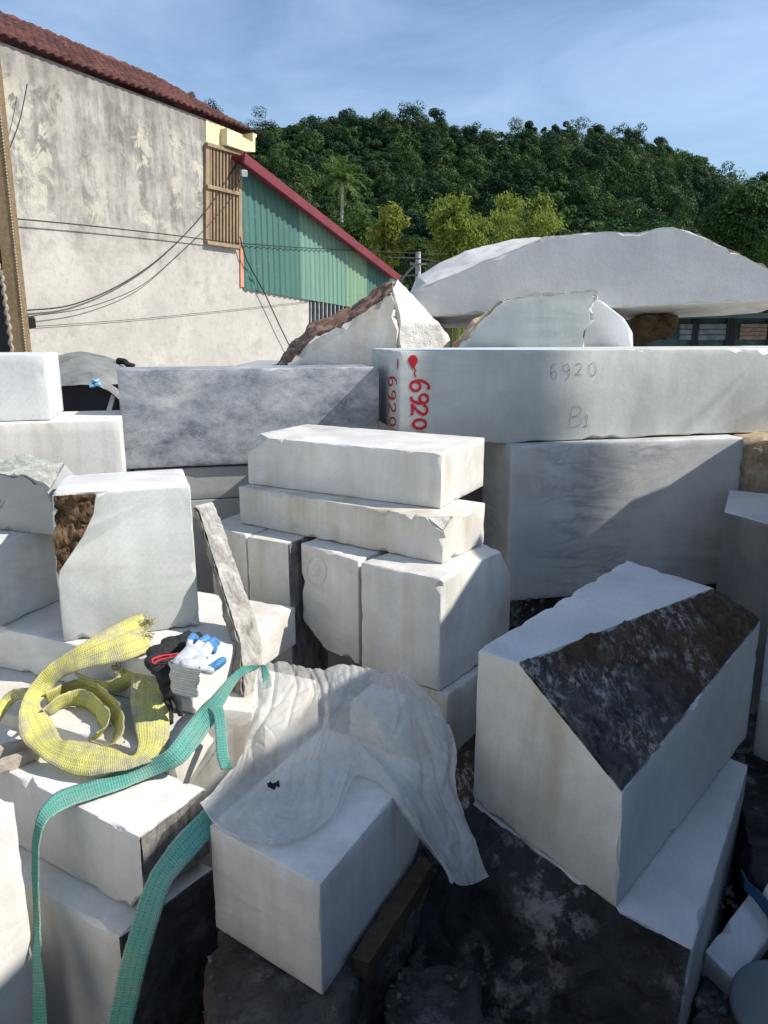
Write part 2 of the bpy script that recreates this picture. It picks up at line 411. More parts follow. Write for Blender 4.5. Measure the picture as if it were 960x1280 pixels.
# G grey marble, slabs below
TG = R_(14)
zg1 = zat(461, 3.62); zg0 = zat(584, 3.55)
Gt, nG = frontbox(151, 474, 3.5, TG, zg1, zg0, .30)
stone('marble_slab', Gt, zg0, 'dark grey clouded marble slab standing left of the slab with red numbers', 'grey', cat='stone slab', seed=20, chip=.005)
za = zat(622, 3.66)
At, nA = frontbox(170, 470, 3.54, TG, zg0 - .012, za, .5)
stone('marble_slab', At, za + .004, 'plain grey slab right under the dark clouded marble', 'dull', cat='stone slab', seed=21, chip=.004)
At2, nA = frontbox(165, 474, 3.53, TG, za, 0, .5)
stone('marble_block', At2, GZ, 'plain grey block at the bottom of the stack behind the leaning sliver', 'dull', seed=22, chip=.004)
# B1 long slab and its support
TB = R_(15); YB = 3.62
dB = Vector((math.cos(TB), math.sin(TB), 0)); nB = Vector((math.sin(TB), -math.cos(TB), 0))
B0 = aty(500, 439, YB); zb1 = B0.z; zb0 = zat(545, YB)
B1v = [Vector((B0.x, B0.y, 0)), Vector((B0.x, B0.y, 0)) + dB * 2.75]
nb = 24; low = []
for i in range(nb + 1):
    f_ = i / nb; p = B1v[0].lerp(B1v[1], f_); px_ = 480 + F * p.x / (p.y * cp)
    py_ = np.interp(px_, [500, 560, 600, 640, 690, 760, 800, 860, 960, 1100], [540, 548, 553, 554, 551, 549, 547, 543, 541, 541])
    low.append(Vector((p.x, p.y, zat(py_, p.y) + .006 * fbm((i * .9, 3, 1), 3))))
top = [Vector((p.x, p.y, zb1)) for p in B1v]; D_ = -nB * .62
Vv = [top[0], top[1]] + low[::-1]; nv = len(Vv)
Vb = [v + D_ + (Vector((.02, 0, 0)) if i in (0, nv - 1) else Vector((0, 0, 0))) for i, v in enumerate(Vv)]
Vs = Vv + Vb; fs = [tuple(range(nv)), tuple(range(2 * nv - 1, nv - 1, -1))] + [(i, (i + 1) % nv, nv + (i + 1) % nv, nv + i) for i in range(nv)]
b1 = bm_obj('marble_slab', solid(Vs, fs, None, bevel=.005, cell=.05, chip=.014, seed=23), [M['greenish']], smooth=30)
tag(b1, 'long pale slab with red painted number 6920 lying across the right stack', 'stone slab', GB)
TZ = R_(13.2); zz1 = zat(553, 3.78) - .004
Zt, nZ = frontbox(636, 921, 3.68, TZ, zz1, .3, .5)
Zt[3] = Zt[0] + Vector((-.085, .42, 0))
stone('marble_block', Zt, .29, 'upright pale block with grey veins that carries the long slab with red numbers', 'veined', seed=24, bevel=.010, chip=.004)
zb = Zt[0].copy()
t0 = [Vector((zb.x - .25, zb.y - .0, .285)), Vector((zb.x + 1.6, zb.y + .36, .285)), Vector((zb.x + 1.5, zb.y + .9, .285)), Vector((zb.x - .3, zb.y + .5, .285))]
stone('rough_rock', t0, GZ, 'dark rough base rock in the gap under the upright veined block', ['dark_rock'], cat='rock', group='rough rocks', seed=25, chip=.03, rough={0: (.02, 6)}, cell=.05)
# behind the support: grey block with lit top
zq = zat(583, 4.35); Qt, _ = frontbox(520, 622, 4.35, R_(12), zq, .4, .42)
stone('marble_block', Qt, GZ, 'dark grey block with a sunlit top in the slit beside the upright veined block', 'dull', seed=26, chip=.004)
# right side: veined grey block, ochre boulder
rn = at(960, 652, .84); rdir = Vector((.985, -.05, 0))
Rt = [at(905, 640, .84), at(1090, 690, .84), at(1180, 640, .84), at(912, 612, .84)]
stone('marble_block', Rt, GZ, 'dark veined grey block at the right border, top coloured pale for the sun on it', ['veined', 'veined_dark'], fm=[0, 1, 1, 1, 1, 1], seed=27, chip=.006)  # pale marble on the top face alone stands for sunlight there
# T: big tilted chunk with black crust
zt, zb_ = .75, .25
Ta, Tb, Td = at(597, 812, zt), at(783, 700, zt), at(893, 735, zt)
Tc = at(650, 829, zt - .004)
nr = at(770, 1135, zb_); Te = aty(778, 990, nr.y); Tf = aty(951, 776, 2.42)
lb = Vector((Ta.x, Ta.y, zb_)); rb = Vector((Tf.x, Tf.y, zb_)); bb = Vector((Tb.x, Tb.y, zb_)); db = Vector((Td.x, Td.y, zb_))
V = [Ta, Tc, Td, Tb, Te, Tf, lb, nr, rb, db, bb]
Fc = [(0, 1, 2, 3), (1, 4, 5, 2), (0, 6, 7, 4, 1), (4, 7, 8, 5), (5, 8, 9, 2), (2, 9, 10, 3), (3, 10, 6, 0), (6, 10, 9, 8, 7)]
o = bm_obj('marble_chunk', solid(V, Fc, [0, 1, 2, 0, 0, 0, 0, 0], bevel=.004, cell=.03, chip=.020, rough={1: (.018, 10)}, rcell=.009, seed=28), [M['cool'], M['black_crust'], M['cream']], smooth=34)
tag(o, 'big white chunk with a sloping black and brown crusted face, right foreground', 'stone block', GB)
# U: wedge below the chunk
zu = zb_ - .003
Ua, Ub, Uc = at(590, 1003, zu), at(770, 1137, zu), at(866, 1188, zu)
Ud = at(935, 956, zu); Ue = at(700, 860, zu)
Uf = aty(838, 1340, Uc.y - .03); Ug = at(508, 1195, -.03); Um = at(560, 1290, -.16); Uh = at(530, 1096, .10); Ui = at(860, 1420, -.26); Uj = at(560, 1330, -.2)
lowz = -.6
def dn(p, z=lowz): return Vector((p.x, p.y, z))
V = [Ua, Ub, Uc, Ud, Ue, Uf, Ug, Uh, dn(Uf), dn(Ud), dn(Ue), dn(Ua), dn(Ug), dn(Uh), Um, dn(Um)]
Fc = [(0, 4, 3, 2, 1), (0, 1, 2, 5, 14, 6, 7), (2, 3, 9, 8, 5), (5, 8, 15, 14), (14, 15, 12, 6), (6, 12, 13, 7), (7, 13, 11, 0), (0, 11, 10, 4), (4, 10, 9, 3), (8, 9, 10, 11, 13, 12, 15)]
o = bm_obj('marble_chunk', solid(V, Fc, [0, 1, 0, 1, 1, 1, 1, 1, 0, 0], bevel=.006, cell=.04, chip=.012, rough={1: (.028, 6)}, rcell=.014, seed=29), [M['cool'], M['dark_rock']], smooth=36)
tag(o, 'white topped stone with a black weathered flank, lying under the big crusted chunk', 'stone block', GB)
# dark flat stone left of the chunk
V0 = [at(548, 1000, .16), at(600, 1035, .16), at(665, 880, .16), at(600, 880, .16)]
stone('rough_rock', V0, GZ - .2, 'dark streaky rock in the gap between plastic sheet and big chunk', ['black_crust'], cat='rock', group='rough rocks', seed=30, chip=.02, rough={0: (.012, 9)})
# R: smooth cube in the bottom centre
ZR = .45
Rq = quad((262, 1031), (400, 1106), (526, 955), ZR)
stone('marble_block', Rq, .148, 'smooth clean white cube under the plastic sheet, bottom centre', 'white', seed=31, chip=.002, bevel=.003)
rd = (Rq[2] - Rq[1]).normalized(); rl = (Rq[0] - Rq[1]).normalized()
hb = Rq[2] + rd * .02 + rl * .12
stone('marble_block', [Vector((p.x, p.y, .55)) for p in (hb + rl * .15, hb, hb + rd * .15, hb + rd * .15 + rl * .15)], GZ, 'white block hidden under the top of the plastic sheet', 'white', seed=32)
# rock bed below the cube
bz = .143
V0 = [at(255, 1200, bz), at(265, 1330, bz), at(425, 1300, bz), at(445, 1215, bz), at(548, 1070, bz), at(520, 985, bz), at(400, 1010, bz)]
V = V0 + [dn(p) + Vector((0, 0, 0)) for p in V0]; n_ = len(V0)
Fc = [tuple(range(n_)), tuple(range(2 * n_ - 1, n_ - 1, -1))] + [(i, (i + 1) % n_, n_ + (i + 1) % n_, n_ + i) for i in range(n_)]
o = bm_obj('rough_rock', solid(V, Fc, None, bevel=.02, cell=.05, chip=.03, rough={0: (.012, 8)}, rcell=.016, seed=33), [M['grey_rock']], smooth=40)
tag(o, 'grey rough bedrock slab beneath the smooth white cube', 'rock', 'rough rocks')
V0 = [at(478, 1350, .02), at(600, 1350, .0), at(600, 1210, -.02), at(500, 1205, -.01), at(480, 1250, .02)]
V = V0 + [dn(p) for p in V0]; n_ = len(V0)
Fc = [tuple(range(n_)), tuple(range(2 * n_ - 1, n_ - 1, -1))] + [(i, (i + 1) % n_, n_ + (i + 1) % n_, n_ + i) for i in range(n_)]
o = bm_obj('rough_rock', solid(V, Fc, None, bevel=.02, cell=.05, chip=.03, rough={0: (.015, 8)}, rcell=.016, seed=34), [M['grey_rock']], smooth=40)
tag(o, 'grey brown rock at the bottom border beside the dark gap', 'rock', 'rough rocks')

# ------------------------------------------------------------------ small pieces bottom right
V0 = [at(881, 1189, .05), at(920, 1229, .03), at(962, 1170, .05), at(985, 1140, .07), at(940, 1113, .10)]
V = V0 + [p + Vector((0, .02, -.09)) for p in V0]; n_ = len(V0)
Fc = [tuple(range(n_)), tuple(range(2 * n_ - 1, n_ - 1, -1))] + [(i, (i + 1) % n_, n_ + (i + 1) % n_, n_ + i) for i in range(n_)]
o = bm_obj('marble_offcut', solid(V, Fc, None, bevel=.004, cell=.03, chip=.012, seed=35), [M['cool']], smooth=32)
tag(o, 'small tilted white offcut in the lower right corner with a blue strap lying behind it', 'stone offcut', 'small offcuts at the right border')
V0 = [at(951, 1118, .12), at(990, 1150, .12), at(1010, 1110, .12), at(968, 1090, .12)]
V = V0 + [p + Vector((0, .02, -.1)) for p in V0]; n_ = 4
Fc = [tuple(range(n_)), tuple(range(2 * n_ - 1, n_ - 1, -1))] + [(i, (i + 1) % n_, n_ + (i + 1) % n_, n_ + i) for i in range(n_)]
o = bm_obj('marble_offcut', solid(V, Fc, None, bevel=.004, cell=.03, chip=.01, seed=36), [M['cool']], smooth=32)
tag(o, 'tiny corner of white offcut behind the blue strap at the right border', 'stone offcut', 'small offcuts at the right border')
o = None
def slabpx(name, pts, z, h, mat, label, cat, group, sd, chip=.01, rough=None, shift=(0, 0, 0)):
    V0 = [at(p[0], p[1], p[2] if len(p) > 2 else z) for p in pts]
    V = V0 + [Vector((p.x + shift[0], p.y + shift[1], p.z - h)) for p in V0]; n_ = len(V0)
    Fc = [tuple(range(n_)), tuple(range(2 * n_ - 1, n_ - 1, -1))] + [(i, (i + 1) % n_, n_ + (i + 1) % n_, n_ + i) for i in range(n_)]
    o = bm_obj(name, solid(V, Fc, None, bevel=.006, cell=.04, chip=chip, rough=rough, seed=sd), [M[mat]], smooth=34)
    return tag(o, label, cat, group)
slabpx('marble_block', [(950, 872), (1040, 910), (1090, 790), (962, 765)], .42, .22, 'dull', 'grey block edge at the right border beside the big crusted chunk', 'stone block', GB, 37)
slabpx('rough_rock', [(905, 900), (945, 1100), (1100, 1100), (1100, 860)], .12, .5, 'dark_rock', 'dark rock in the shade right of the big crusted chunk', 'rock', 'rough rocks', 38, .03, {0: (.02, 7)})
slabpx('rough_rock', [(880, 1215), (862, 1300), (1000, 1330), (1000, 1190)], -.02, .4, 'grey_rock', 'grey rock under the small tilted offcut', 'rock', 'rough rocks', 39, .03, {0: (.015, 8)})
# bluish round cobble
def blob(c, r, sq, seed_, sub=4, amp=.08):
    bm = bmesh.new(); bmesh.ops.create_icosphere(bm, subdivisions=sub, radius=1)
    for v in bm.verts:
        k = 1 + amp * fbm(v.co * 1.6, 4, .55, seed_)
        v.co = Vector((v.co.x * r * sq[0], v.co.y * r * sq[1], v.co.z * r * sq[2])) * k + Vector(c)
    return bm
c_ = at(968, 1262, .02)
# cut cylinder-like core drilled stone: rounded disc
bm = bmesh.new(); bmesh.ops.create_cone(bm, cap_ends=True, segments=40, radius1=.105, radius2=.10, depth=.09)
bmesh.ops.bevel(bm, geom=[e for e in bm.edges if abs(e.verts[0].co.z - e.verts[1].co.z) < .001], offset=.012, segments=3, affect='EDGES', profile=.5)
bmesh.ops.rotate(bm, verts=bm.verts, matrix=Matrix.Rotation(R_(28), 3, 'X') @ Matrix.Rotation(R_(-18), 3, 'Y'))
bmesh.ops.translate(bm, verts=bm.verts, vec=c_)
M['blue_stone'] = marble('bluish_round_stone', (.16, .20, .23), (.1, .13, .15), veins=.3, stain=.1)
tag(bm_obj('round_stone', bm, M['blue_stone'], smooth=35), 'bluish grey rounded stone disc in the bottom right corner', 'stone')

# stone chips and grit lying in the gaps
bm = bmesh.new(); rr_ = random.Random(5)
def chips(px0, px1, py0, py1, z, n, smax):
    for i in range(n):
        p = at(rr_.uniform(px0, px1), rr_.uniform(py0, py1), z); q = smax * (.25 + .75 * rr_.random() ** 2.5)
        r_ = bmesh.ops.create_icosphere(bm, subdivisions=1, radius=q)['verts']; rot = Matrix.Rotation(rr_.uniform(0, 6), 3, Vector((rr_.gauss(0, 1), rr_.gauss(0, 1), rr_.gauss(0, 1))).normalized())
        sx_, sy_, sz__ = rr_.uniform(.6, 1.3), rr_.uniform(.5, 1.2), rr_.uniform(.3, .7)
        for v in r_: v.co = rot @ Vector((v.co.x * sx_, v.co.y * sy_, v.co.z * sz__)) * rr_.uniform(.75, 1.2) + p + Vector((0, 0, q * .25))
chips(250, 520, 1180, 1290, .148, 45, .010); chips(425, 520, 1000, 1210, .148, 40, .010); chips(870, 960, 1080, 1290, -.01, 90, .024); chips(480, 600, 1215, 1290, .015, 30, .016)
chips(5, 230, 860, 945, ZN + .002, 40, .005); chips(640, 700, 745, 790, .29, 30, .02)
M['chips'] = crust('stone_grit', (.05, .05, .05), (.22, .215, .20), (.5, .49, .46), .5, None, scale=14)
tag(bm_obj('stone_chips', bm, M['chips']), 'small stone chips and grit scattered in the gaps between the blocks', 'stone chips', kind='stuff')

# timber in the gap
def bar(a, b, w, h, up=Vector((0, 0, 1)), n=14, wob=.006, sd=0, taper=0):
    d = (b - a); L_ = d.length; d.normalize(); s_ = d.cross(up).normalized(); u_ = s_.cross(d)
    bm = bmesh.new(); rings = []
    for i in range(n + 1):
        f_ = i / n; c = a + d * L_ * f_; k = 1 - taper * abs(f_ - .5) * 2
        rg_ = []
        for (x, y) in ((-1, -1), (0, -1.05), (1, -1), (1.05, 0), (1, 1), (0, 1.05), (-1, 1), (-1.05, 0)):
            q = c + s_ * x * w / 2 * k + u_ * y * h / 2 * k
            q += Vector((fbm(q * 14, 3, .5, sd), fbm(q * 14, 3, .5, sd + 2), fbm(q * 14, 3, .5, sd + 4))) * wob
            rg_.append(bm.verts.new(q))
        rings.append(rg_)
    for i in range(n):
        for k in range(8): bm.faces.new((rings[i][k], rings[i][(k + 1) % 8], rings[i + 1][(k + 1) % 8], rings[i + 1][k]))
    bm.faces.new(rings[0][::-1]); bm.faces.new(rings[-1])
    bmesh.ops.recalc_face_normals(bm, faces=bm.faces)
    return bm
tag(bm_obj('timber_beam', bar(at(448, 1212, .16), at(548, 1062, .16), .05, .05, sd=3), M['timber'], smooth=50), 'short brown timber wedged between the white cube and the black stone', 'timber')
tag(bm_obj('timber_beam', bar(at(520, 1040, .20), at(548, 1085, .17), .03, .03, sd=5), M['dark_rock'], smooth=50), 'dark stub of wood beside the hanging plastic', 'timber')
tag(bm_obj('wood_stick', bar(at(-25, 947, .437), at(50, 925, .437), .03, .03, sd=6), M['stick'], smooth=50), 'upper of two pale sticks poking in beside the yellow sling', 'stick', 'pale sticks at the left border')
tag(bm_obj('wood_stick', bar(at(-25, 967, .437), at(48, 941, .437), .028, .03, sd=8), M['stick'], smooth=50), 'lower of two pale sticks poking in beside the yellow sling', 'stick', 'pale sticks at the left border')

# leaning stone sliver
foot = at(306, 838, ZN); topp = aty(254, 630, 2.66)
pa = [at(290, 862, ZN + .004), at(304, 872, ZN + .003), at(330, 852, ZN + .003), at(318, 845, ZN + .004)]
pt = [topp + Vector((-.035, 0, -.01)), topp + Vector((-.012, -.03, -.02)), topp + Vector((.05, .01, -.035)), topp + Vector((.02, .05, .0))]
mid = [pa[i].lerp(pt[i], .27) + Vector((.9, -.42, 0)) * .042 for i in range(4)]
V = pt + mid + pa
Fc = [(0, 1, 2, 3), (11, 10, 9, 8)] + [(j * 4 + i, j * 4 + 4 + i, j * 4 + 4 + (i + 1) % 4, j * 4 + (i + 1) % 4) for j in range(2) for i in range(4)]
o = bm_obj('stone_sliver', solid(V, Fc, [0, 0, 1, 0, 0, 1, 1, 0, 0, 1], bevel=.004, cell=.02, chip=.012, rough={0: (.006, 16), 1: (.008, 16)}, rcell=.010, seed=40), [M['stone_sliver'], M['sliver_dark']], smooth=40)
tag(o, 'long thin stone sliver leaning between the brown cornered block and the centre stack', 'stone offcut')

# ------------------------------------------------------------------ stones on top of the right stack
YA = 4.75
arc = [(503, 384), (505, 372), (535, 356), (560, 346), (600, 329), (650, 310), (685, 296), (722, 292), (760, 290), (800, 290), (824, 284), (842, 283), (868, 291), (908, 309), (940, 325), (965, 338), (1010, 372), (960, 376), (775, 384), (640, 391), (520, 396)]
TA = R_(-4); nAr = Vector((math.sin(TA), -math.cos(TA), .10)).normalized(); oA = aty(700, 380, YA)
fr = [onp(x, y, oA, nAr) for x, y in arc]
bkv = Vector((-.03, .62, -.02))
bk_ = []
for (x, y), p in zip(arc, fr):
    q = p + bkv
    if y > 360: q = p + Vector((0, .6, -.075))
    elif x < 690: q = p + Vector((-.05, .42, .035 + .075 * math.sin((x - 500) / 190 * 3.14)))
    bk_.append(q)
n_ = len(fr); V = fr + bk_
Fc = [tuple(range(n_)), tuple(range(2 * n_ - 1, n_ - 1, -1))] + [(i, (i + 1) % n_, n_ + (i + 1) % n_, n_ + i) for i in range(n_)]
fmA = [0, 0] + [1 if arc[i][0] < 690 and i < 7 else (3 if 360 < arc[i][1] else (2 if i >= 12 else 1)) for i in range(n_)]
o = bm_obj('marble_slab', solid(V, Fc, fmA, bevel=.004, cell=.06, chip=.012, rough={2: (.012, 9), 1: (.007, 6)}, rcell=.03, seed=41), [M['archst'], M['white'], M['ochre_rough'], M['cream']], smooth=12)
tag(o, 'large half moon shaped slab on top of the right stack, against the hill', 'stone slab', GB)
# left boulder with rusty crust: cut face in front
YL = 4.36
def pr(px, py, y): return aty(px, py, y)
f0 = [(342, 470), (372, 440), (398, 415), (440, 398), (478, 372), (492, 358), (500, 395), (498, 430), (505, 470)]
fA = [pr(x, y, YL) for x, y in f0]
crest = [pr(x, y, YL + .28) for x, y in [(338, 465), (362, 432), (395, 402), (440, 384), (470, 360), (494, 349), (507, 359)]]
fl = [pr(565, 470, YL + .25), pr(562, 425, YL + .25), pr(548, 409, YL + .2), pr(503, 392, YL + .05)]
V = fA + crest + fl + [pr(565, 470, YL + .9), pr(560, 415, YL + .9), pr(345, 470, YL + .9)]
a = len(fA); b_ = a + len(crest)
Fc = [tuple(range(a))]
Fc += [(0, 1, a + 1, a), (1, 2, a + 2, a + 1), (2, 3, a + 3, a + 2), (3, 4, a + 4, a + 3), (4, 5, a + 5, a + 4)]
Fc += [(5, 6, b_ + 3, a + 6, a + 5), (6, 7, b_ + 2, b_ + 3), (7, 8, b_, b_ + 1, b_ + 2)]
k0 = b_ + 4
Fc += [(b_, k0, k0 + 1, b_ + 1), (b_ + 1, k0 + 1, a + 6, b_ + 3, b_ + 2), (k0 + 1, k0, k0 + 2), (k0 + 2, a, a + 1, a + 2), (k0 + 2, a + 2, a + 3, a + 4), (k0 + 2, a + 4, a + 5, a + 6, k0 + 1), (0, a, k0 + 2, k0, b_, 8)]
o = bm_obj('boulder', solid(V, Fc, [0, 1, 1, 1, 1, 1, 2, 2, 2, 2, 2, 2, 1, 1, 1, 0], bevel=.012, cell=.06, chip=.03, rough={1: (.020, 11), 2: (.012, 6)}, rcell=.022, seed=42), [M['cream'], M['rust_crust'], M['pale_rough']], smooth=36)
tag(o, 'boulder with rusty brown crust and bright white right flank behind the clouded slab', 'boulder', 'raw boulders behind the slabs')
# wedge stone in front of half moon
YW = 4.45
f0 = [(566, 470), (572, 432), (596, 405), (628, 374), (680, 368), (745, 363), (747, 372), (738, 385), (742, 400), (730, 415), (733, 470)]
fA = [pr(x, y, YW) for x, y in f0]; bA = [p + Vector((.05, .35, -.03)) for p in fA]
bA[1] = pr(566, 430, YW + .2); bA[0] = pr(560, 470, YW + .2); bA[2] = pr(590, 402, YW + .25)
n_ = len(fA); V = fA + bA
Fc = [tuple(range(n_)), tuple(range(2 * n_ - 1, n_ - 1, -1))] + [(i, (i + 1) % n_, n_ + (i + 1) % n_, n_ + i) for i in range(n_)]
fmw = [0, 0] + [2 if i < 3 else (1) for i in range(n_)]
o = bm_obj('boulder', solid(V, Fc, fmw, bevel=.006, cell=.05, chip=.02, rough={1: (.016, 10), 2: (.02, 8)}, rcell=.02, seed=43), [M['greenish'], M['pale_rough'], M['ochre_rough']], smooth=36)
tag(o, 'sawn wedge of pale stone with a jagged right edge before the half moon slab', 'boulder', 'raw boulders behind the slabs')
YV = 4.62
f0 = [(722, 470), (738, 372), (752, 376), (780, 398), (790, 415), (792, 470)]
g0 = [(792, 470), (786, 400), (800, 408), (812, 428), (815, 470)]
fA = [pr(x, y, YV) for x, y in f0]; bA = [p + Vector((.12, .35, -.01)) for p in fA]
n_ = len(fA); V = fA + bA
Fc = [tuple(range(n_)), tuple(range(2 * n_ - 1, n_ - 1, -1))] + [(i, (i + 1) % n_, n_ + (i + 1) % n_, n_ + i) for i in range(n_)]
o = bm_obj('boulder', solid(V, Fc, None, bevel=.008, cell=.05, chip=.02, rough=None, seed=44), [M['cool']], smooth=36)
tag(o, 'small bluish boulder with a white lit side right of the jagged wedge', 'boulder', 'raw boulders behind the slabs')
f0 = [(790, 470), (800, 395), (828, 393), (848, 395), (845, 412), (832, 424), (812, 428), (808, 470)]
fA = [pr(x, y, 5.0) for x, y in f0]; bA = [p + Vector((.03, .3, 0)) for p in fA]
n_ = len(fA); V = fA + bA
Fc = [tuple(range(n_)), tuple(range(2 * n_ - 1, n_ - 1, -1))] + [(i, (i + 1) % n_, n_ + (i + 1) % n_, n_ + i) for i in range(n_)]
o = bm_obj('boulder', solid(V, Fc, None, bevel=.012, cell=.05, chip=.03, rough={0: (.02, 9)}, rcell=.02, seed=45), [M['brown_crust']], smooth=40)
tag(o, 'dark brown rough rock wedged under the half moon slab', 'boulder', 'raw boulders behind the slabs')
# ochre boulder under right end of long slab
f0 = [(905, 640), (912, 560), (925, 546), (985, 542), (1010, 580), (1005, 640)]
fA = [pr(x, y, 4.05) for x, y in f0]; bA = [p + Vector((.05, .5, 0)) for p in fA]
n_ = len(fA); V = fA + bA
Fc = [tuple(range(n_)), tuple(range(2 * n_ - 1, n_ - 1, -1))] + [(i, (i + 1) % n_, n_ + (i + 1) % n_, n_ + i) for i in range(n_)]
o = bm_obj('boulder', solid(V, Fc, None, bevel=.03, cell=.05, chip=.03, rough={0: (.02, 6)}, rcell=.025, seed=46), [M['ochre_rough']], smooth=40)
tag(o, 'ochre stained boulder under the right end of the long slab', 'boulder', 'raw boulders behind the slabs')
# plain base blocks that carry the boulders behind (their tops lie just below the long slab's top edge)
zbase = zat(455, 4.9)
stone('marble_block', [Vector((-.9, 4.45, zbase)), Vector((2.9, 4.45, zbase)), Vector((2.9, 5.5, zbase)), Vector((-.9, 5.5, zbase))], GZ, 'long base block behind the slabs that carries the boulders and the half moon slab', 'dull', seed=47)

# ------------------------------------------------------------------ writing on the stones
DIG = {'6': [(.78, .06), (.45, .02), (.18, .30), (.10, .62), (.30, .95), (.68, .96), (.86, .72), (.66, .50), (.34, .52), (.14, .70)],
       '9': [(.86, .30), (.62, .48), (.28, .44), (.14, .22), (.36, .03), (.70, .05), (.88, .28), (.84, .62), (.62, .92), (.30, .97)],
       '2': [(.14, .24), (.34, .03), (.68, .06), (.82, .28), (.62, .56), (.30, .82), (.10, .96), (.50, .93), (.90, .97)],
       '0': [(.50, .02), (.20, .18), (.10, .52), (.24, .86), (.52, .98), (.80, .82), (.90, .48), (.76, .14), (.50, .02)],
       'B': [(.12, 1.0), (.22, .5), (.34, .02), (.70, .04), (.84, .2), (.62, .42), (.30, .5), (.70, .52), (.86, .74), (.6, .96), (.12, 1.0)],
       '1': [(.2, .3), (.55, .02), (.48, .5), (.40, .98), (.12, .98), (.75, .95)],
       '7': [(.1, .1), (.85, .04), (.6, .5), (.4, 1.0)],
       'c': [(.9, .2), (.6, .02), (.2, .2), (.05, .6), (.3, .95), (.8, .9)]}
def smooth_pts(p, n=8):
    p = [Vector(q) for q in p]; out = []
    for i in range(len(p) - 1):
        p0, p1, p2, p3 = p[max(0, i - 1)], p[i], p[i + 1], p[min(len(p) - 1, i + 2)]
        for k in range(n):
            t = k / n
            out.append(.5 * ((2 * p1) + (p2 - p0) * t + (2 * p0 - 5 * p1 + 4 * p2 - p3) * t * t + (3 * p1 - p0 - 3 * p2 + p3) * t ** 3))
    out.append(p[-1]); return out
def stroke(bm, pts, w, n, off=.0025, vary=.2, sd=0):
    """flat painted stroke along 3-D points lying on a face with normal n"""
    L_ = []
    for i, p in enumerate(pts):
        t = (pts[min(i + 1, len(pts) - 1)] - pts[max(i - 1, 0)]).normalized(); s_ = t.cross(n).normalized()
        ww = w * (1 + vary * fbm((i * .21, sd, 0), 3)) / 2
        if i == 0 or i == len(pts) - 1: ww *= .55
        L_.append((bm.verts.new(p + s_ * ww + n * off), bm.verts.new(p + n * (off + w * .06)), bm.verts.new(p - s_ * ww + n * off)))
    for a_, b_ in zip(L_, L_[1:]):
        for k in (0, 1):
            try: bm.faces.new((a_[k], b_[k], b_[k + 1], a_[k + 1]))
            except ValueError: pass
def face_pts(pts2, org, n): return [onp(x, y, org, n) for x, y in pts2]
def digit_px(ch, x, y, w, h, rotcw):
    out = []
    for (u, v) in DIG[ch]:
        if rotcw: out.append((x + (1 - v) * w, y + u * h))
        else: out.append((x + u * w, y + v * h))
    return smooth_pts([Vector((a_, b_, 0)) for a_, b_ in out], 6)
def write(name, items, w, org, n, mat, parent, sd=0, **kw):
    bm = bmesh.new()
    for it in items:
        pts = [onp(p.x, p.y, org, n) for p in it]
        stroke(bm, pts, w, n, sd=sd, **kw); sd += 1
    o = bm_obj(name, bm, mat, parent)
    return o
B0f = Vector((B0.x, B0.y, 1.3))
red = [digit_px('6', 513, 474, 23, 17, True), digit_px('9', 513, 491, 22, 15, True), digit_px('2', 514, 504, 20, 17, True), digit_px('0', 516, 523, 17, 14, True)]
r1 = write('painted_number', red, .0140, B0f, nB, M['red_paint'], b1, 1, vary=.4)
r1['label'] = 'thick red painted number 6920 running downwards'
# balloon blob and its string
bm = bmesh.new()
cen = onp(516, 451, B0f, nB); ring = []
for k in range(28):
    a_ = k / 28 * 6.283; rx, ry = 6.2, 7.2
    yy = 451 + ry * math.sin(a_) + (3 * max(0, math.sin(a_)) ** 4); xx = 516 + rx * math.cos(a_) * (1 - .35 * max(0, math.sin(a_)))
    ring.append(bm.verts.new(onp(xx, yy, B0f, nB) + nB * .0025))
cv = bm.verts.new(cen + nB * .0035)
for k in range(28): bm.faces.new((ring[k], ring[(k + 1) % 28], cv))
stroke(bm, face_pts([(p.x, p.y) for p in smooth_pts([Vector((516, 458, 0)), Vector((519, 463, 0)), Vector((518, 467, 0)), Vector((520, 472, 0))], 5)], B0f, nB), .007, nB)
rb_ = bm_obj('painted_mark', bm, M['red_paint'], b1); rb_['label'] = 'red balloon shaped paint mark'
# left end face writing
nE = Vector((-dB.y * -1, 0, 0)); endn = (-dB).normalized(); endn = Vector((-dB.x, -dB.y, 0)).normalized()
lend = Vector((B0.x, B0.y, 1.3)); le2 = lend + D_ + Vector((.02, 0, 0)); ed_ = (le2 - lend).normalized(); endn = Vector((-ed_.y, ed_.x, 0)); endn = endn if endn.y < 0 or endn.x < 0 else -endn
if endn.dot(EYE - lend) < 0: endn = -endn
sm = [digit_px('6', 486, 470, 10, 14, True), digit_px('9', 485, 487, 10, 13, True), digit_px('2', 486, 502, 9, 15, True), digit_px('0', 487, 521, 8, 12, True)]
r2 = write('painted_number', sm, .010, lend, endn, M['red_paint'], b1, 9); r2['label'] = 'small faded red number 6920 on the end of the slab'
bm = bmesh.new(); stroke(bm, face_pts([(497, 449), (497.5, 455), (497, 462)], lend, endn), .02, endn, vary=.5); rr = bm_obj('painted_mark', bm, M['red_paint'], b1); rr['label'] = 'short red dab on the end of the slab'
pc = [digit_px('6', 687, 455, 10, 19, False), digit_px('9', 702, 455, 11, 20, False), digit_px('2', 718, 454, 11, 15, False), digit_px('0', 735, 453, 11, 17, False)]
write('pencil_number', pc, .0024, B0f, nB, M['pencil'], b1, 14)
write('pencil_letters', [digit_px('B', 708, 508, 22, 26, False), digit_px('1', 727, 519, 13, 14, False)], .0024, B0f, nB, M['pencil'], b1, 20)
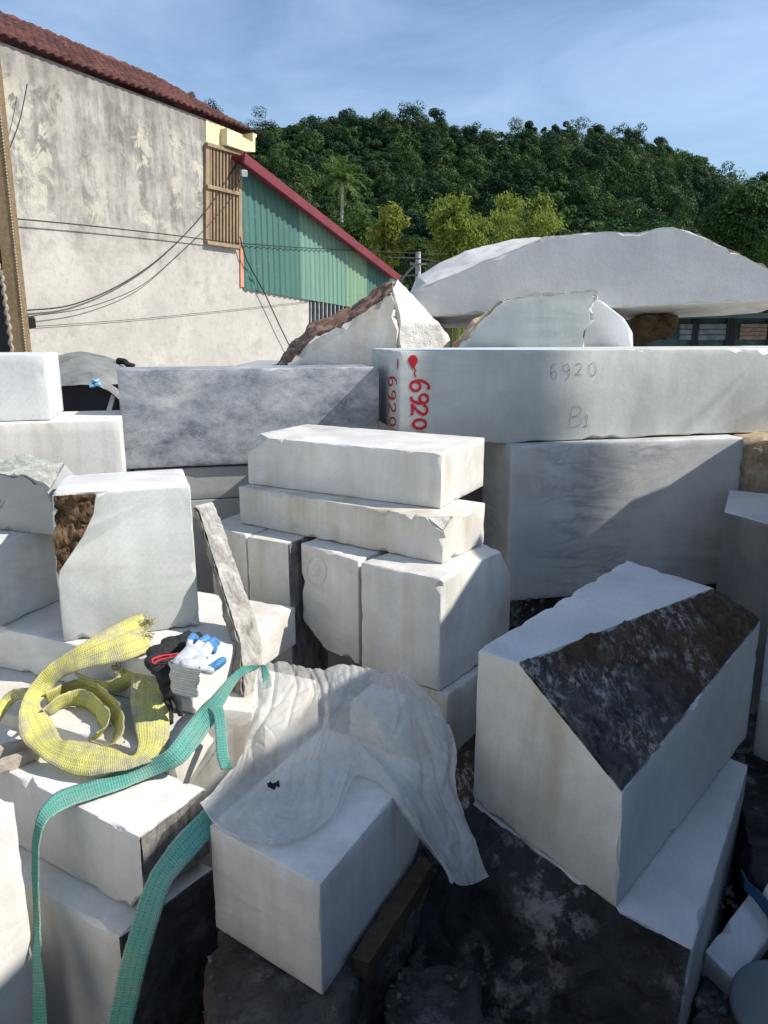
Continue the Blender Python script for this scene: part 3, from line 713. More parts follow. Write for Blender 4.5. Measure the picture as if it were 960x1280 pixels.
# circled mark on the narrow upright block, pencil on the green topped block
s4n = Vector((-(S4q[1] - S4q[0]).y * -1, 0, 0)); s4d = (S4q[1] - S4q[0]).normalized(); s4n = Vector((s4d.y, -s4d.x, 0))
circ = [Vector((396 + 12 * math.cos(k / 30 * 6.3 - 1.2), 714 + 18 * math.sin(k / 30 * 6.3 - 1.2), 0)) for k in range(31)]
blk4 = [o for o in C.objects if o.get('label', '').startswith('narrow upright white')][0]
M['faint'] = plain('faint_pencil', (.58, .565, .53), .7, var=.1, scale=60)
write('pencil_circle', [circ, digit_px('2', 391, 706, 10, 14, False)], .0028, S4q[0], s4n, M['faint'], blk4, 30)
blkJ = [o for o in C.objects if o.get('label', '').startswith('dull grey block with a rough')][0]
circ = [Vector((-14 + 21 * math.cos(k / 30 * 6.3), 620 + 21 * math.sin(k / 30 * 6.3), 0)) for k in range(31)]
jn = Vector((jd.y, -jd.x, 0)); jn = jn if jn.y < 0 else -jn
write('pencil_circle', [circ, smooth_pts([Vector((-6, 604, 0)), Vector((6, 601, 0)), Vector((3, 618, 0)), Vector((-1, 634, 0))], 6)], .004, Jn, jn, M['pencil'], blkJ, 33)
# pencil on the underside of half moon: red crayon scribble

# ------------------------------------------------------------------ ribbons (lifting slings)
def catm(P, n):
    out = []
    for i in range(len(P) - 1):
        p0, p1, p2, p3 = P[max(0, i - 1)], P[i], P[i + 1], P[min(len(P) - 1, i + 2)]
        for k in range(n):
            t = k / n
            out.append(.5 * ((2 * p1) + (p2 - p0) * t + (2 * p0 - 5 * p1 + 4 * p2 - p3) * t * t + (3 * p1 - p0 - 3 * p2 + p3) * t ** 3))
    out.append(P[-1]); return out
def ribbon(name, st, mat, parent=None, n=10, thick=.005, m=8, wob=.007, sd=0):
    """webbing: stations give both edges of the band; real thickness, UV along and across"""
    A = catm([Vector(s_[0]) for s_ in st], n); B = catm([Vector(s_[1]) for s_ in st], n)
    bm = bmesh.new(); uvl = bm.loops.layers.uv.new('UVMap'); rows = []; L_ = 0; prev = None
    grid = []
    for i, (a_, b_) in enumerate(zip(A, B)):
        c = (a_ + b_) / 2
        if prev is not None: L_ += (c - prev).length
        prev = c; grid.append(([a_.lerp(b_, k / m) for k in range(m + 1)], L_))
    N_ = len(grid)
    front, back = [], []
    for i in range(N_):
        r1_, r2_ = [], []
        for k in range(m + 1):
            p = grid[i][0][k]; tu = grid[min(i + 1, N_ - 1)][0][k] - grid[max(i - 1, 0)][0][k]; tv = grid[i][0][m] - grid[i][0][0]
            nn = tu.cross(tv); nn = nn.normalized() if nn.length > 1e-9 else Vector((0, 0, 1))
            p = p + nn * wob * fbm((p.x * 18, p.y * 18, p.z * 18), 3, .5, sd)
            e_ = 1 if k in (0, m) else 0
            if e_:
                p = p + tv.normalized() * (.0018 * fbm((p.x * 120, p.y * 120, p.z * 120), 2, .5, sd))
            r1_.append(bm.verts.new(p + nn * thick / 2 * (1 - .5 * e_))); r2_.append(bm.verts.new(p - nn * thick / 2 * (1 - .5 * e_)))
        front.append(r1_); back.append(r2_)
    def qd(vs_, uv):
        try: f = bm.faces.new(vs_)
        except ValueError: return
        f.smooth = True
        for lp, t in zip(f.loops, uv): lp[uvl].uv = t
    for i in range(N_ - 1):
        for k in range(m):
            u0, u1 = grid[i][1], grid[i + 1][1]; v0, v1 = k / m, (k + 1) / m; uv = [(u0, v0), (u0, v1), (u1, v1), (u1, v0)]
            qd((front[i][k], front[i][k + 1], front[i + 1][k + 1], front[i + 1][k]), uv)
            qd((back[i][k], back[i + 1][k], back[i + 1][k + 1], back[i][k + 1]), [uv[0], uv[3], uv[2], uv[1]])
        for k in (0, m):
            qd((front[i][k], front[i + 1][k], back[i + 1][k], back[i][k]), [(grid[i][1], k / m)] * 2 + [(grid[i + 1][1], k / m)] * 2)
    for i in (0, N_ - 1):
        for k in range(m): qd((front[i][k], front[i][k + 1], back[i][k + 1], back[i][k]), [(grid[i][1], k / m)] * 4)
    bmesh.ops.recalc_face_normals(bm, faces=bm.faces)
    return bm_obj(name, bm, mat, parent)
def webbing(name, base, dirt, stitch, dirtamt, rib=420, ra=.05):
    t = NT(name); uv = t.new('ShaderNodeUVMap').outputs[0]
    sx = t.new('ShaderNodeSeparateXYZ'); t.put(sx.inputs[0], uv); u, v = sx.outputs[0], sx.outputs[1]
    p = t.pos()
    ribs = t.math('SINE', t.math('MULTIPLY', u, rib)); ribs2 = t.math('SINE', t.math('MULTIPLY', v, 75.))
    c = t.mix(t.math('MULTIPLY', t.math('ADD', ribs, 1.), ra), base, tuple(x * .55 for x in base))
    # stitch rows
    fr_ = t.math('FRACT', t.math('MULTIPLY', v, 4.)); row = t.math('LESS_THAN', t.math('ABSOLUTE', t.math('SUBTRACT', fr_, .5)), .06)
    dash = t.math('GREATER_THAN', t.math('SINE', t.math('MULTIPLY', u, 700.)), -.1)
    c = t.mix(t.math('MULTIPLY', t.math('MULTIPLY', row, dash), .75), c, stitch)
    d1 = t.ramp(t.noise(p, 11, 7, .72), [(.47, 0.), (.60, 1.)])
    edge = t.ramp(t.math('ABSOLUTE', t.math('SUBTRACT', v, .5)), [(.36, 0.), (.49, 1.)])
    dm = t.math('MINIMUM', t.math('ADD', t.math('MULTIPLY', d1, dirtamt), t.math('MULTIPLY', edge, .45)), .9)
    c = t.mix(dm, c, dirt)
    nz = t.noise(p, 260, 2, .6)
    c = t.mix(.5, c, t.ramp(nz, [(.3, .45), (.7, 1.)]), 'MULTIPLY')
    h = t.math('ADD', t.math('ADD', t.math('MULTIPLY', ribs, .30), t.math('MULTIPLY', ribs2, .25)), nz)
    return t.fin(c, .9, t.bump(h, .0012), spec=.1)
M['yellow'] = webbing('yellow_webbing', (.62, .60, .19), (.40, .37, .29), (.25, .22, .08), .8, 1100)
M['green'] = webbing('green_webbing', (.15, .42, .35), (.34, .38, .31), (.02, .09, .11), .34, 900, .12)
M['fray'] = plain('frayed_yellow_threads', (.42, .38, .20), .95, var=.4, scale=90)

def E_(px, py, z): return at(px, py, z)
ys = empty('lifting_sling', at(110, 920, ZN)); tag(ys, 'dirty yellow lifting sling coiled in a heap with a frayed end', 'lifting sling', 'lifting slings')
zo, zs = ZN + .006, ZN + .085
st = [(E_(177, 766, .70), E_(190, 813, .635)), (E_(140, 782, .70), E_(157, 824, .63)), (E_(106, 802, .68), E_(100, 838, .60)), (E_(62, 830, .63), E_(72, 852, .56)),
      (E_(38, 856, .58), E_(63, 868, .525)), (E_(24, 888, .535), E_(50, 880, .53)), (E_(24, 918, .50), E_(66, 902, .50)), (E_(40, 938, ZN + .01), E_(76, 922, .50)),
      (E_(68, 958, ZN - .01), E_(90, 925, .50)), (E_(102, 970, ZN - .02), E_(112, 928, .495)), (E_(140, 966, ZN - .01), E_(140, 936, .485)), (E_(172, 958, ZN), E_(165, 944, .475)),
      (E_(198, 948, ZN + .005), E_(172, 928, .485)), (E_(211, 925, .48), E_(168, 908, .50)), (E_(211, 882, .515), E_(163, 876, .535)), (E_(209, 856, .56), E_(165, 830, .575)), (E_(190, 842, .57), E_(158, 832, .575)), (E_(158, 862, .50), E_(140, 850, .55)), (E_(128, 866, .51), E_(118, 848, .55)), (E_(104, 852, .53), E_(92, 840, .56))]
ribbon('webbing', st, M['yellow'], ys, sd=1)
st = [(E_(60, 886, .47), E_(56, 866, .55)), (E_(85, 872, .475), E_(84, 852, .55)), (E_(110, 868, .475), E_(112, 850, .545)), (E_(132, 886, .47), E_(140, 868, .54)), (E_(142, 906, .465), E_(154, 890, .53)), (E_(140, 926, .463), E_(156, 912, .51)), (E_(132, 934, .462), E_(140, 932, .48)), (E_(112, 930, .463), E_(112, 926, .49))]
ribbon('webbing', st, M['yellow'], ys, sd=2)
st = [(E_(64, 892, .465), E_(52, 888, .53)), (E_(84, 884, .468), E_(80, 866, .535)), (E_(106, 884, .468), E_(106, 862, .535)), (E_(122, 900, .466), E_(128, 878, .53)), (E_(126, 918, .464), E_(138, 900, .52)), (E_(110, 926, .463), E_(122, 918, .495))]
ribbon('webbing', st, M['yellow'], ys, sd=4)
st = [(E_(40, 872, .52), E_(34, 860, .55)), (E_(22, 876, .50), E_(16, 862, .535)), (E_(8, 890, .48), E_(2, 874, .51)), (E_(-4, 910, .465), E_(-10, 892, .49))]
ribbon('webbing', st, M['yellow'], ys, sd=3)
# frayed threads
def threads(name, c, n, L_, spread, d, mat, parent, r=.0012, sd=0):
    rg = random.Random(sd); bm = bmesh.new()
    for i in range(n):
        p = Vector(c) + Vector((rg.gauss(0, spread), rg.gauss(0, spread), rg.gauss(0, spread)))
        v = (Vector(d) + Vector((rg.gauss(0, .5), rg.gauss(0, .5), rg.gauss(0, .5)))).normalized(); prev = None
        for k in range(6):
            q = p + Vector((rg.gauss(0, .3), rg.gauss(0, .3), rg.gauss(0, .3))) * r * 3
            s_ = v.orthogonal().normalized() * r; s2 = v.cross(s_).normalized() * r
            ring = [bm.verts.new(q + s_), bm.verts.new(q - s_ * .5 + s2 * .87), bm.verts.new(q - s_ * .5 - s2 * .87)]
            if prev:
                for j in range(3): bm.faces.new((prev[j], prev[(j + 1) % 3], ring[(j + 1) % 3], ring[j]))
            prev = ring; p = p + v * L_ / 5; v = (v + Vector((rg.gauss(0, .45), rg.gauss(0, .45), rg.gauss(0, .45) - .1))).normalized()
    return bm_obj(name, bm, mat, parent)
threads('frayed_end', at(184, 778, .69), 60, .022, .008, (.7, 0, .35), M['fray'], ys, sd=1)
threads('frayed_end', at(183, 795, .66), 35, .018, .008, (.8, -.1, .1), M['fray'], ys, sd=2)
threads('frayed_end', at(146, 834, .585), 40, .020, .008, (.2, -.5, .1), M['fray'], ys, sd=3)

gs = empty('lifting_sling', at(235, 940, ZN)); tag(gs, 'turquoise green lifting sling trailing over the left front block', 'lifting sling', 'lifting slings')
def Y_(px, py, y): return aty(px, py, y)
st = [(E_(328, 862, .60), E_(340, 858, .60)), (E_(327, 836, .63), E_(333, 832, .64)), (E_(318, 831, .64), E_(318, 838, .625)), (E_(302, 834, .635), E_(306, 843, .62)), (E_(288, 845, .62), E_(297, 852, .605)), (E_(276, 858, .60), E_(287, 868, .58)), (E_(262, 873, .575), E_(277, 886, .555)), (E_(248, 887, .55), E_(262, 912, .52)), (E_(228, 912, .53), E_(244, 937, .49)), (E_(208, 938, .50), E_(226, 956, .465)),
      (E_(180, 952, .465), E_(190, 971, .435)), (E_(150, 964, .442), E_(155, 985, .431)), (E_(110, 977, .432), E_(116, 999, .431)), (E_(76, 988, .432), E_(86, 1009, .431)), (E_(57, 1003, .435), E_(68, 1019, .43)), (Y_(45, 1026, 1.72), Y_(55, 1034, 1.70)), (Y_(40, 1060, 1.70), Y_(49, 1060, 1.68)), (Y_(41, 1100, 1.68), Y_(49, 1102, 1.66)), (Y_(42, 1150, 1.645), Y_(50, 1152, 1.625)), (Y_(41, 1200, 1.60), Y_(53, 1200, 1.58)), (Y_(40, 1250, 1.555), Y_(58, 1250, 1.535)), (Y_(40, 1330, 1.50), Y_(62, 1330, 1.48))]
ribbon('webbing', st, M['green'], gs, sd=5, wob=.002)
st = [(E_(254, 882, .555), E_(276, 882, .56)), (E_(266, 893, .55), E_(281, 890, .555)), (E_(269, 918, .52), E_(283, 916, .52)), (E_(271, 945, .48), E_(286, 944, .48)), (E_(276, 962, .455), E_(292, 960, .455))]
ribbon('webbing', st, M['green'], gs, sd=6, wob=.001)
st = [(Y_(262, 1003, 1.74), Y_(276, 1036, 1.70)), (Y_(250, 1016, 1.70), Y_(263, 1047, 1.66)), (Y_(226, 1040, 1.66), Y_(245, 1068, 1.62)), (Y_(205, 1066, 1.63), Y_(227, 1088, 1.59)), (Y_(188, 1092, 1.60), Y_(213, 1108, 1.565)), (Y_(174, 1125, 1.575), Y_(203, 1136, 1.545)), (Y_(164, 1160, 1.555), Y_(194, 1166, 1.53)), (Y_(153, 1195, 1.54), Y_(185, 1198, 1.515)), (Y_(144, 1235, 1.52), Y_(176, 1238, 1.50)), (Y_(133, 1290, 1.50), Y_(164, 1292, 1.48)), (Y_(124, 1350, 1.48), Y_(156, 1352, 1.46))]
ribbon('webbing', st, M['green'], gs, sd=7, wob=.002)
M['blue_strap'] = webbing('blue_webbing', (.03, .09, .18), (.10, .13, .17), (.02, .05, .1), .3)
bs = empty('blue_strap', at(935, 1110, .14)); tag(bs, 'dark blue strap running behind the small tilted offcut', 'strap')
st = [(E_(926, 1086, .16), E_(934, 1100, .13)), (E_(935, 1101, .15), E_(930, 1112, .13)), (E_(950, 1114, .14), E_(942, 1124, .12)), (E_(972, 1140, .12), E_(962, 1150, .10)), (E_(1000, 1170, .10), E_(990, 1180, .08))]
ribbon('webbing', st, M['blue_strap'], bs, sd=8, wob=.001)

# ------------------------------------------------------------------ plastic sheet
CP = [
 [(325,832,.63),(350,829,.635),(380,834,.63),(405,838,.625),(430,832,.635),(458,836,.63),(480,843,.625),(500,841,.63),(528,862,.60),(546,882,.57)],
 [(318,862,.60),(347,862,.61),(380,868,.605),(408,870,.60),(435,866,.61),(462,870,.605),(487,876,.60),(510,876,.60),(540,895,.56),(562,907,.53)],
 [(310,905,.56),(335,908,.565),(365,913,.555),(395,912,.55),(422,898,.565),(452,903,.56),(485,918,.545),(515,922,.53),(548,935,.50),(571,942,.48)],
 [(302,945,.50),(325,960,.48),(352,970,.475),(385,966,.475),(418,938,.49),(445,928,.50),(478,948,.475),(515,962,.47),(548,975,.44),(570,982,.42)],
 [(272,982,.475),(302,1008,.472),(338,1020,.468),(380,1013,.466),(428,970,.472),(447,934,.49),(497,988,.458),(528,1010,.42),(558,1024,.38),(588,1036,.35)],
 [(254,1003,.48),(278,1036,.468),(322,1052,.462),(365,1050,.460),(414,1022,.460),(450,962,.468),(522,1042,.41),(545,1060,.36),(575,1074,.31),(600,1068,.30)],
 [(250,1006,.478),(276,1040,.464),(322,1055,.458),(366,1053,.457),(418,1023,.457),(454,968,.464),(554,1088,.30),(567,1106,.26),(588,1109,.24),(611,1098,.245)]]
cw = [[at(*p) for p in r_] for r_ in CP]
nr_, nc_ = 22, 18
rows = []
cols = [catm([cw[i][j] for i in range(len(CP))], nr_) for j in range(10)]
grid = [catm([cols[j][i] for j in range(10)], nc_) for i in range(len(cols[0]))]
nU, nV = len(grid), len(grid[0])
G_ = np.array([[list(p) for p in r_] for r_ in grid])
tu = np.gradient(G_, axis=0); tv = np.gradient(G_, axis=1); nn = np.cross(tv, tu); nn /= np.linalg.norm(nn, axis=2, keepdims=True) + 1e-9
for i in range(nU):
    for j in range(nV):
        u_, v_ = i / nU, j / nV
        # long soft folds that fan out from the gathered top, a few sharp creases across them
        wv = v_ + .10 * noise.noise(Vector((u_ * 2.2, v_ * 3, 1))) + .03 * noise.noise(Vector((u_ * 6, v_ * 8, 6)))
        a_ = noise.noise(Vector((wv * 11, u_ * 1.3, .3))); b2 = noise.noise(Vector((wv * 8 + u_ * 5, u_ * 3 - v_ * 4, 4.3))); c2 = noise.noise(Vector((u_ * 7 + v_ * 3, v_ * 9 - u_ * 4, 9.1)))
        pk = lambda q_, w_: math.exp(-(q_ / w_) ** 2)
        fade = (.45 + .75 * math.exp(-((u_ - .30) / .24) ** 2)) * (.25 + 1.2 * abs(noise.noise(Vector((v_ * 4.5, u_ * 2.5, 12.)))) ** .6)
        ridge = (pk(a_, .13) * .017 + pk(b2, .09) * .008 + pk(c2, .05) * .006) * fade + .002 * pk(noise.noise(Vector((u_ * 19, v_ * 23, 7.7))), .12) + .006 * noise.noise(Vector((u_ * 5, v_ * 7, 2)))
        G_[i, j] += nn[i, j] * ridge + np.array([0, 0, .006])
        G_[i, j] += np.array([.008 * noise.noise(Vector((v_ * 6, u_ * 5, 2))), 0, 0])
idx = np.arange(nU * nV).reshape(nU, nV)
q = np.stack([idx[:-1, :-1], idx[:-1, 1:], idx[1:, 1:], idx[1:, :-1]], -1).reshape(-1, 4)
t = NT('cloudy_plastic_film'); p = t.pos()
t.b.inputs['Roughness'].default_value = .14; t.b.inputs['Specular IOR Level'].default_value = .5
ccol = t.ramp(t.noise(p, 7, 5, .65), [(.3, (.74, .73, .69)), (.7, (.88, .875, .86))])
dirt = t.ramp(t.noise(p, 24, 5, .7), [(.62, 0.), (.72, 1.)]); ccol = t.mix(t.math('MULTIPLY', dirt, .35), ccol, (.36, .32, .26))
t.put(t.b.inputs['Base Color'], ccol); t.put(t.b.inputs['Normal'], t.bump(t.noise(p, 34, 7, .68, .8), .007))
tl_ = t.new('ShaderNodeBsdfTranslucent'); t.put(tl_.inputs[0], ccol); tr_ = t.new('ShaderNodeBsdfTransparent'); tr_.inputs[0].default_value = (.95, .95, .94, 1)
m1 = t.new('ShaderNodeMixShader'); m1.inputs[0].default_value = .38; t.l.new(t.b.outputs[0], m1.inputs[1]); t.l.new(tl_.outputs[0], m1.inputs[2])
m2 = t.new('ShaderNodeMixShader'); t.put(m2.inputs[0], t.ramp(t.noise(p, 5, 4), [(.34, .26), (.66, .58)])); t.l.new(m1.outputs[0], m2.inputs[1]); t.l.new(tr_.outputs[0], m2.inputs[2])
t.l.new(m2.outputs[0], t.out.inputs[0]); M['film'] = t.m
o = link('plastic_sheet', np_mesh('plastic_sheet', G_, q, True), M['film'])
sd_ = o.modifiers.new('fine', 'SUBSURF'); sd_.levels = 1; sd_.render_levels = 1
tag(o, 'crumpled translucent plastic sheet draped over the smooth white cube', 'plastic sheet')
# dry leaf
bm = bmesh.new(); lc = at(342, 983, .50)
g_ = [[bm.verts.new(lc + Vector(((i - 2) * .0085 * (1 - .18 * abs(j - 2)), (j - 2) * .007, .012 * noise.noise(Vector((i * .9, j * .8, 2))) + .003 * abs(i - 2)))) for i in range(5)] for j in range(5)]
for i in range(4):
    for j in range(4): bm.faces.new((g_[j][i], g_[j][i + 1], g_[j + 1][i + 1], g_[j + 1][i]))
M['leaf_dry'] = plain('dry_dark_leaf', (.022, .014, .010), .7)
tag(bm_obj('dry_leaf', bm, M['leaf_dry'], smooth=60), 'curled dark brown leaf lying on the plastic sheet', 'leaf')

# ------------------------------------------------------------------ work gloves
def capsule(bm, a, b, ra, rb, flat=1.0, seg=12):
    d = (b - a); L_ = d.length; d.normalize(); up = Vector((0, 0, 1)) if abs(d.z) < .9 else Vector((0, 1, 0))
    s_ = d.cross(up).normalized(); u_ = s_.cross(d).normalized(); rings = []
    steps = [(-1., .05), (-.85, .55), (-.5, .87), (0, 1)] + [(None, k / 4) for k in range(1, 4)] + [(0, 1), (.5, .87), (.85, .55), (1., .05)]
    lst = []
    for e, r in steps[:4]: lst.append((a + d * e * ra, ra * r))
    for k in range(1, 4): lst.append((a.lerp(b, k / 4), ra + (rb - ra) * k / 4))
    for e, r in steps[7:]: lst.append((b + d * e * rb, rb * r))
    for c, r in lst:
        rings.append([bm.verts.new(c + s_ * r * math.cos(k / seg * 6.2832) + u_ * r * flat * math.sin(k / seg * 6.2832)) for k in range(seg)])
    for x, y in zip(rings, rings[1:]):
        for k in range(seg): bm.faces.new((x[k], x[(k + 1) % seg], y[(k + 1) % seg], y[k]))
    bm.faces.new(rings[0][::-1]); bm.faces.new(rings[-1])
def fuse(name, bm, mat, parent, vox=.0028, sm_=4, wr=.0015, sd=0):
    bmesh.ops.recalc_face_normals(bm, faces=bm.faces)
    me = bpy.data.meshes.new(name); bm.to_mesh(me); bm.free()
    tmp = bpy.data.objects.new('tmp', me); C.objects.link(tmp)
    md = tmp.modifiers.new('r', 'REMESH'); md.mode = 'VOXEL'; md.voxel_size = vox
    s_ = tmp.modifiers.new('s', 'SMOOTH'); s_.iterations = sm_; s_.factor = .5
    dg = bpy.context.evaluated_depsgraph_get(); me2 = bpy.data.meshes.new_from_object(tmp.evaluated_get(dg))
    bpy.data.objects.remove(tmp); bpy.data.meshes.remove(me)
    me2.name = name
    for v in me2.vertices: v.co += v.normal * wr * fbm(v.co * 60, 3, .6, sd)
    me2.polygons.foreach_set('use_smooth', [True] * len(me2.polygons)); me2.materials.clear()
    return link(name, me2, mat, parent)
def knit(name, c, c2=None, rib=0):
    t = NT(name); p = t.pos()
    col = t.ramp(t.noise(p, 40, 4, .65), [(.3, tuple(x * .72 for x in c)), (.7, c)])
    h = t.noise(p, 420, 3, .6)
    if c2:
        w = t.wave(t.pos((1, 1, 1), (R_(0), R_(0), 0), rnd=False), rib, .6, 1, 1, 'Z')
        col = t.mix(t.ramp(w, [(.35, 0.), (.65, .8)]), col, c2); h = t.math('ADD', h, w)
    return t.fin(col, .85, t.bump(h, .0016), spec=.15)
M['knit'] = knit('grey_white_knit', (.56, .58, .62))
M['cuff'] = knit('striped_knit_cuff', (.66, .65, .62), (.36, .38, .42), 36)
M['latex'] = plain('blue_latex_coating', (.07, .22, .46), .45, var=.35, scale=30, bump=.001)
M['black_knit'] = knit('black_knit', (.035, .036, .04))
M['red_hem'] = plain('red_hem', (.55, .03, .04), .7)
zg = ZM + .03
bgl = empty('work_glove', at(215, 825, ZM)); tag(bgl, 'black work glove with a red hem lying under the blue grey glove', 'glove', 'work gloves')
bm = bmesh.new()
for (a_, b_, ra, rb, fl_) in [((196, 815, zg + .01), (238, 803, zg + .01), .034, .030, .6), ((210, 803, zg), (240, 797, zg), .026, .026, .6), ((192, 828, zg), (208, 842, zg - .02), .030, .030, .7), ((205, 845, zg - .03), (209, 866, .56), .026, .018, .8),
                              ((212, 855, .57), (222, 876, .53), .014, .013, 1), ((222, 876, .53), (226, 892, .50), .013, .010, 1), ((207, 858, .56), (211, 884, .51), .013, .012, 1), ((211, 884, .51), (213, 902, .48), .012, .010, 1), ((216, 852, .57), (232, 862, .55), .013, .011, 1), ((240, 797, zg), (248, 794, zg - .004), .016, .013, .9), ((228, 799, zg + .004), (236, 792, zg), .018, .014, .9)]:
    capsule(bm, at(*a_), at(*b_), ra, rb, fl_)
fuse('glove_body', bm, M['black_knit'], bgl, wr=.003, sd=3)
def tube_obj(name, pts, r, mat, parent, seg=8, closed=False):
    cu = bpy.data.curves.new(name, 'CURVE'); cu.dimensions = '3D'; cu.bevel_depth = r; cu.bevel_resolution = 2
    s_ = cu.splines.new('POLY'); s_.points.add(len(pts) - 1)
    for pt_, p_ in zip(s_.points, pts): pt_.co = (*p_, 1)
    s_.use_cyclic_u = closed
    tmp = bpy.data.objects.new('tmp', cu); C.objects.link(tmp); dg = bpy.context.evaluated_depsgraph_get()
    me = bpy.data.meshes.new_from_object(tmp.evaluated_get(dg)); bpy.data.objects.remove(tmp); bpy.data.curves.remove(cu)
    me.polygons.foreach_set('use_smooth', [True] * len(me.polygons)); me.materials.clear()
    return link(name, me, mat, parent)
hz = zg + .035
tube_obj('hem', catm([at(191, 829, hz - .01), at(191, 824, hz), at(202, 820, hz), (at(216, 818, hz)), at(229, 816, hz), at(232, 819, hz), at(229, 822, hz - .005), at(214, 822, hz - .005), at(200, 825, hz - .008), at(192, 830, hz - .012)], 6), .0028, M['red_hem'], bgl)
ggl = empty('work_glove', at(235, 838, ZM)); tag(ggl, 'grey knit work glove with blue fingertips and striped cuff', 'glove', 'work gloves')
z2 = zg + .04
bm = bmesh.new()
for (a_, b_, ra, rb, fl_) in [((228, 826, z2), (240, 812, z2 + .006), .030, .026, .5), ((246, 828, z2 - .005), (250, 812, z2), .028, .024, .5), ((236, 830, z2), (252, 834, z2 - .01), .026, .022, .55)]:
    capsule(bm, at(*a_), at(*b_), ra, rb, fl_)
for (a_, b_, r_) in [((236, 808, z2 + .006), (238, 800, z2 + .012), .0105), ((246, 808, z2 + .006), (252, 801, z2 + .012), .011), ((254, 812, z2), (262, 804, z2 + .006), .011), ((258, 820, z2 - .008), (263, 811, z2 - .005), .010), ((254, 836, z2 - .015), (263, 838, z2 - .02), .014)]:
    capsule(bm, at(*a_), at(*b_), r_ * 1.05, r_, .9)
fuse('glove_body', bm, M['knit'], ggl, sd=5)
bm = bmesh.new()
for ch in [[(238, 800, z2 + .013), (241, 795, z2 + .012), (245, 798, z2 + .004)], [(252, 801, z2 + .013), (258, 797, z2 + .014), (261, 800, z2 + .004)], [(262, 804, z2 + .007), (268, 800, z2 + .006), (271, 803, z2 - .002)], [(263, 811, z2 - .006), (268, 806, z2 - .008), (267, 814, z2 - .02)]]:
    big = 1.25 if ch[0][1] > 830 else 1.
    for a_, b_ in zip(ch, ch[1:]): capsule(bm, at(*a_), at(*b_), .0118 * big, .0108 * big, .95)
fuse('fingertip_coating', bm, M['latex'], ggl, sd=6)
bm = bmesh.new()
for a_, b_ in (((262, 837, z2 - .02), (270, 832, z2 - .012)), ((270, 832, z2 - .012), (278, 826, z2 - .008))): capsule(bm, at(*a_), at(*b_), .0148, .0135, .95)
fuse('thumb_coating', bm, M['latex'], ggl, sd=7)
# cuff: flattened ribbed tube hanging down the face
bm = bmesh.new(); rings = []
cu_ = catm([at(231, 831, z2 - .0), at(231, 842, z2 - .03), at(230, 855, z2 - .075), at(231, 868, z2 - .11)], 10)
wd = (at(258, 840, z2 - .02) - at(206, 829, z2 - .02)).normalized()
for i, c in enumerate(cu_):
    f_ = i / (len(cu_) - 1); hw = .058 - .010 * f_ + .003 * math.sin(i * .55); th = .0085 + .001 * math.sin(i * 1.5) + .003 * math.sin(i * .4 + 1)
    tn = (cu_[min(i + 1, len(cu_) - 1)] - cu_[max(i - 1, 0)]).normalized(); nn_ = wd.cross(tn).normalized()
    rings.append([bm.verts.new(c + wd * hw * math.cos(k / 28 * 6.2832) * (1 + .02 * math.sin(i * 1.9)) + nn_ * th * math.sin(k / 28 * 6.2832)) for k in range(28)])
for x, y in zip(rings, rings[1:]):
    for k in range(28): bm.faces.new((x[k], x[(k + 1) % 28], y[(k + 1) % 28], y[k]))
bmesh.ops.recalc_face_normals(bm, faces=bm.faces)
bm_obj('cuff', bm, M['cuff'], ggl, smooth=80)
# ------------------------------------------------------------------ ground and hill
def grid_mesh(name, xs, ys, zf, mat, kind='structure', smooth=True):
    X, Y = np.meshgrid(xs, ys); Z = zf(X, Y)
    v = np.stack([X, Y, Z], -1); i = np.arange(X.size).reshape(X.shape)
    q_ = np.stack([i[:-1, :-1], i[:-1, 1:], i[1:, 1:], i[1:, :-1]], -1).reshape(-1, 4)
    o_ = link(name, np_mesh(name, v, q_, smooth), mat); return tag(o_, kind=kind)
t = NT('quarry_yard_ground'); p = t.pos(rnd=False)
c = t.ramp(t.noise(p, 3, 8, .7), [(.3, (.40, .385, .36)), (.7, (.58, .565, .53))])
M['ground'] = t.fin(c, .95, t.bump(t.noise(p, 30, 8, .7), .02))
grid_mesh('ground', np.array([-900., -60, -20, -8, -3, 0, 3, 8, 20, 60, 900]), np.array([-300., -30, -8, -2, 0, 2, 5, 9, 15, 30, 60, 110, 400, 1500]), lambda X, Y: np.full_like(X, GZ - .32), M['ground'])
YH = 255.
def px2x(px, y): return (px - 480) / F * (y * cp)
SK = [(-400, 190), (-100, 160), (150, 122), (240, 124), (266, 134), (292, 154), (316, 168), (345, 160), (400, 155), (440, 147), (490, 145), (520, 150), (565, 158), (610, 171), (640, 164), (680, 160), (745, 161), (790, 174), (840, 195), (880, 218), (905, 238), (930, 262), (980, 300), (1050, 340)]
sx_ = np.array([px2x(a, YH) for a, b in SK]); sz_ = np.array([zat(b, YH) for a, b in SK]) - 2.5
S2 = [(780, 300), (850, 260), (900, 236), (930, 226), (960, 218), (1010, 205), (1100, 195), (1300, 200)]
YH2 = 420.
sx2 = np.array([px2x(a, YH2) for a, b in S2]); sz2 = np.array([zat(b, YH2) for a, b in S2]) - 3
def nz(X, Y, s, k):
    f = np.vectorize(lambda a, b: noise.noise(Vector((a * s, b * s, k)))); return f(X, Y)
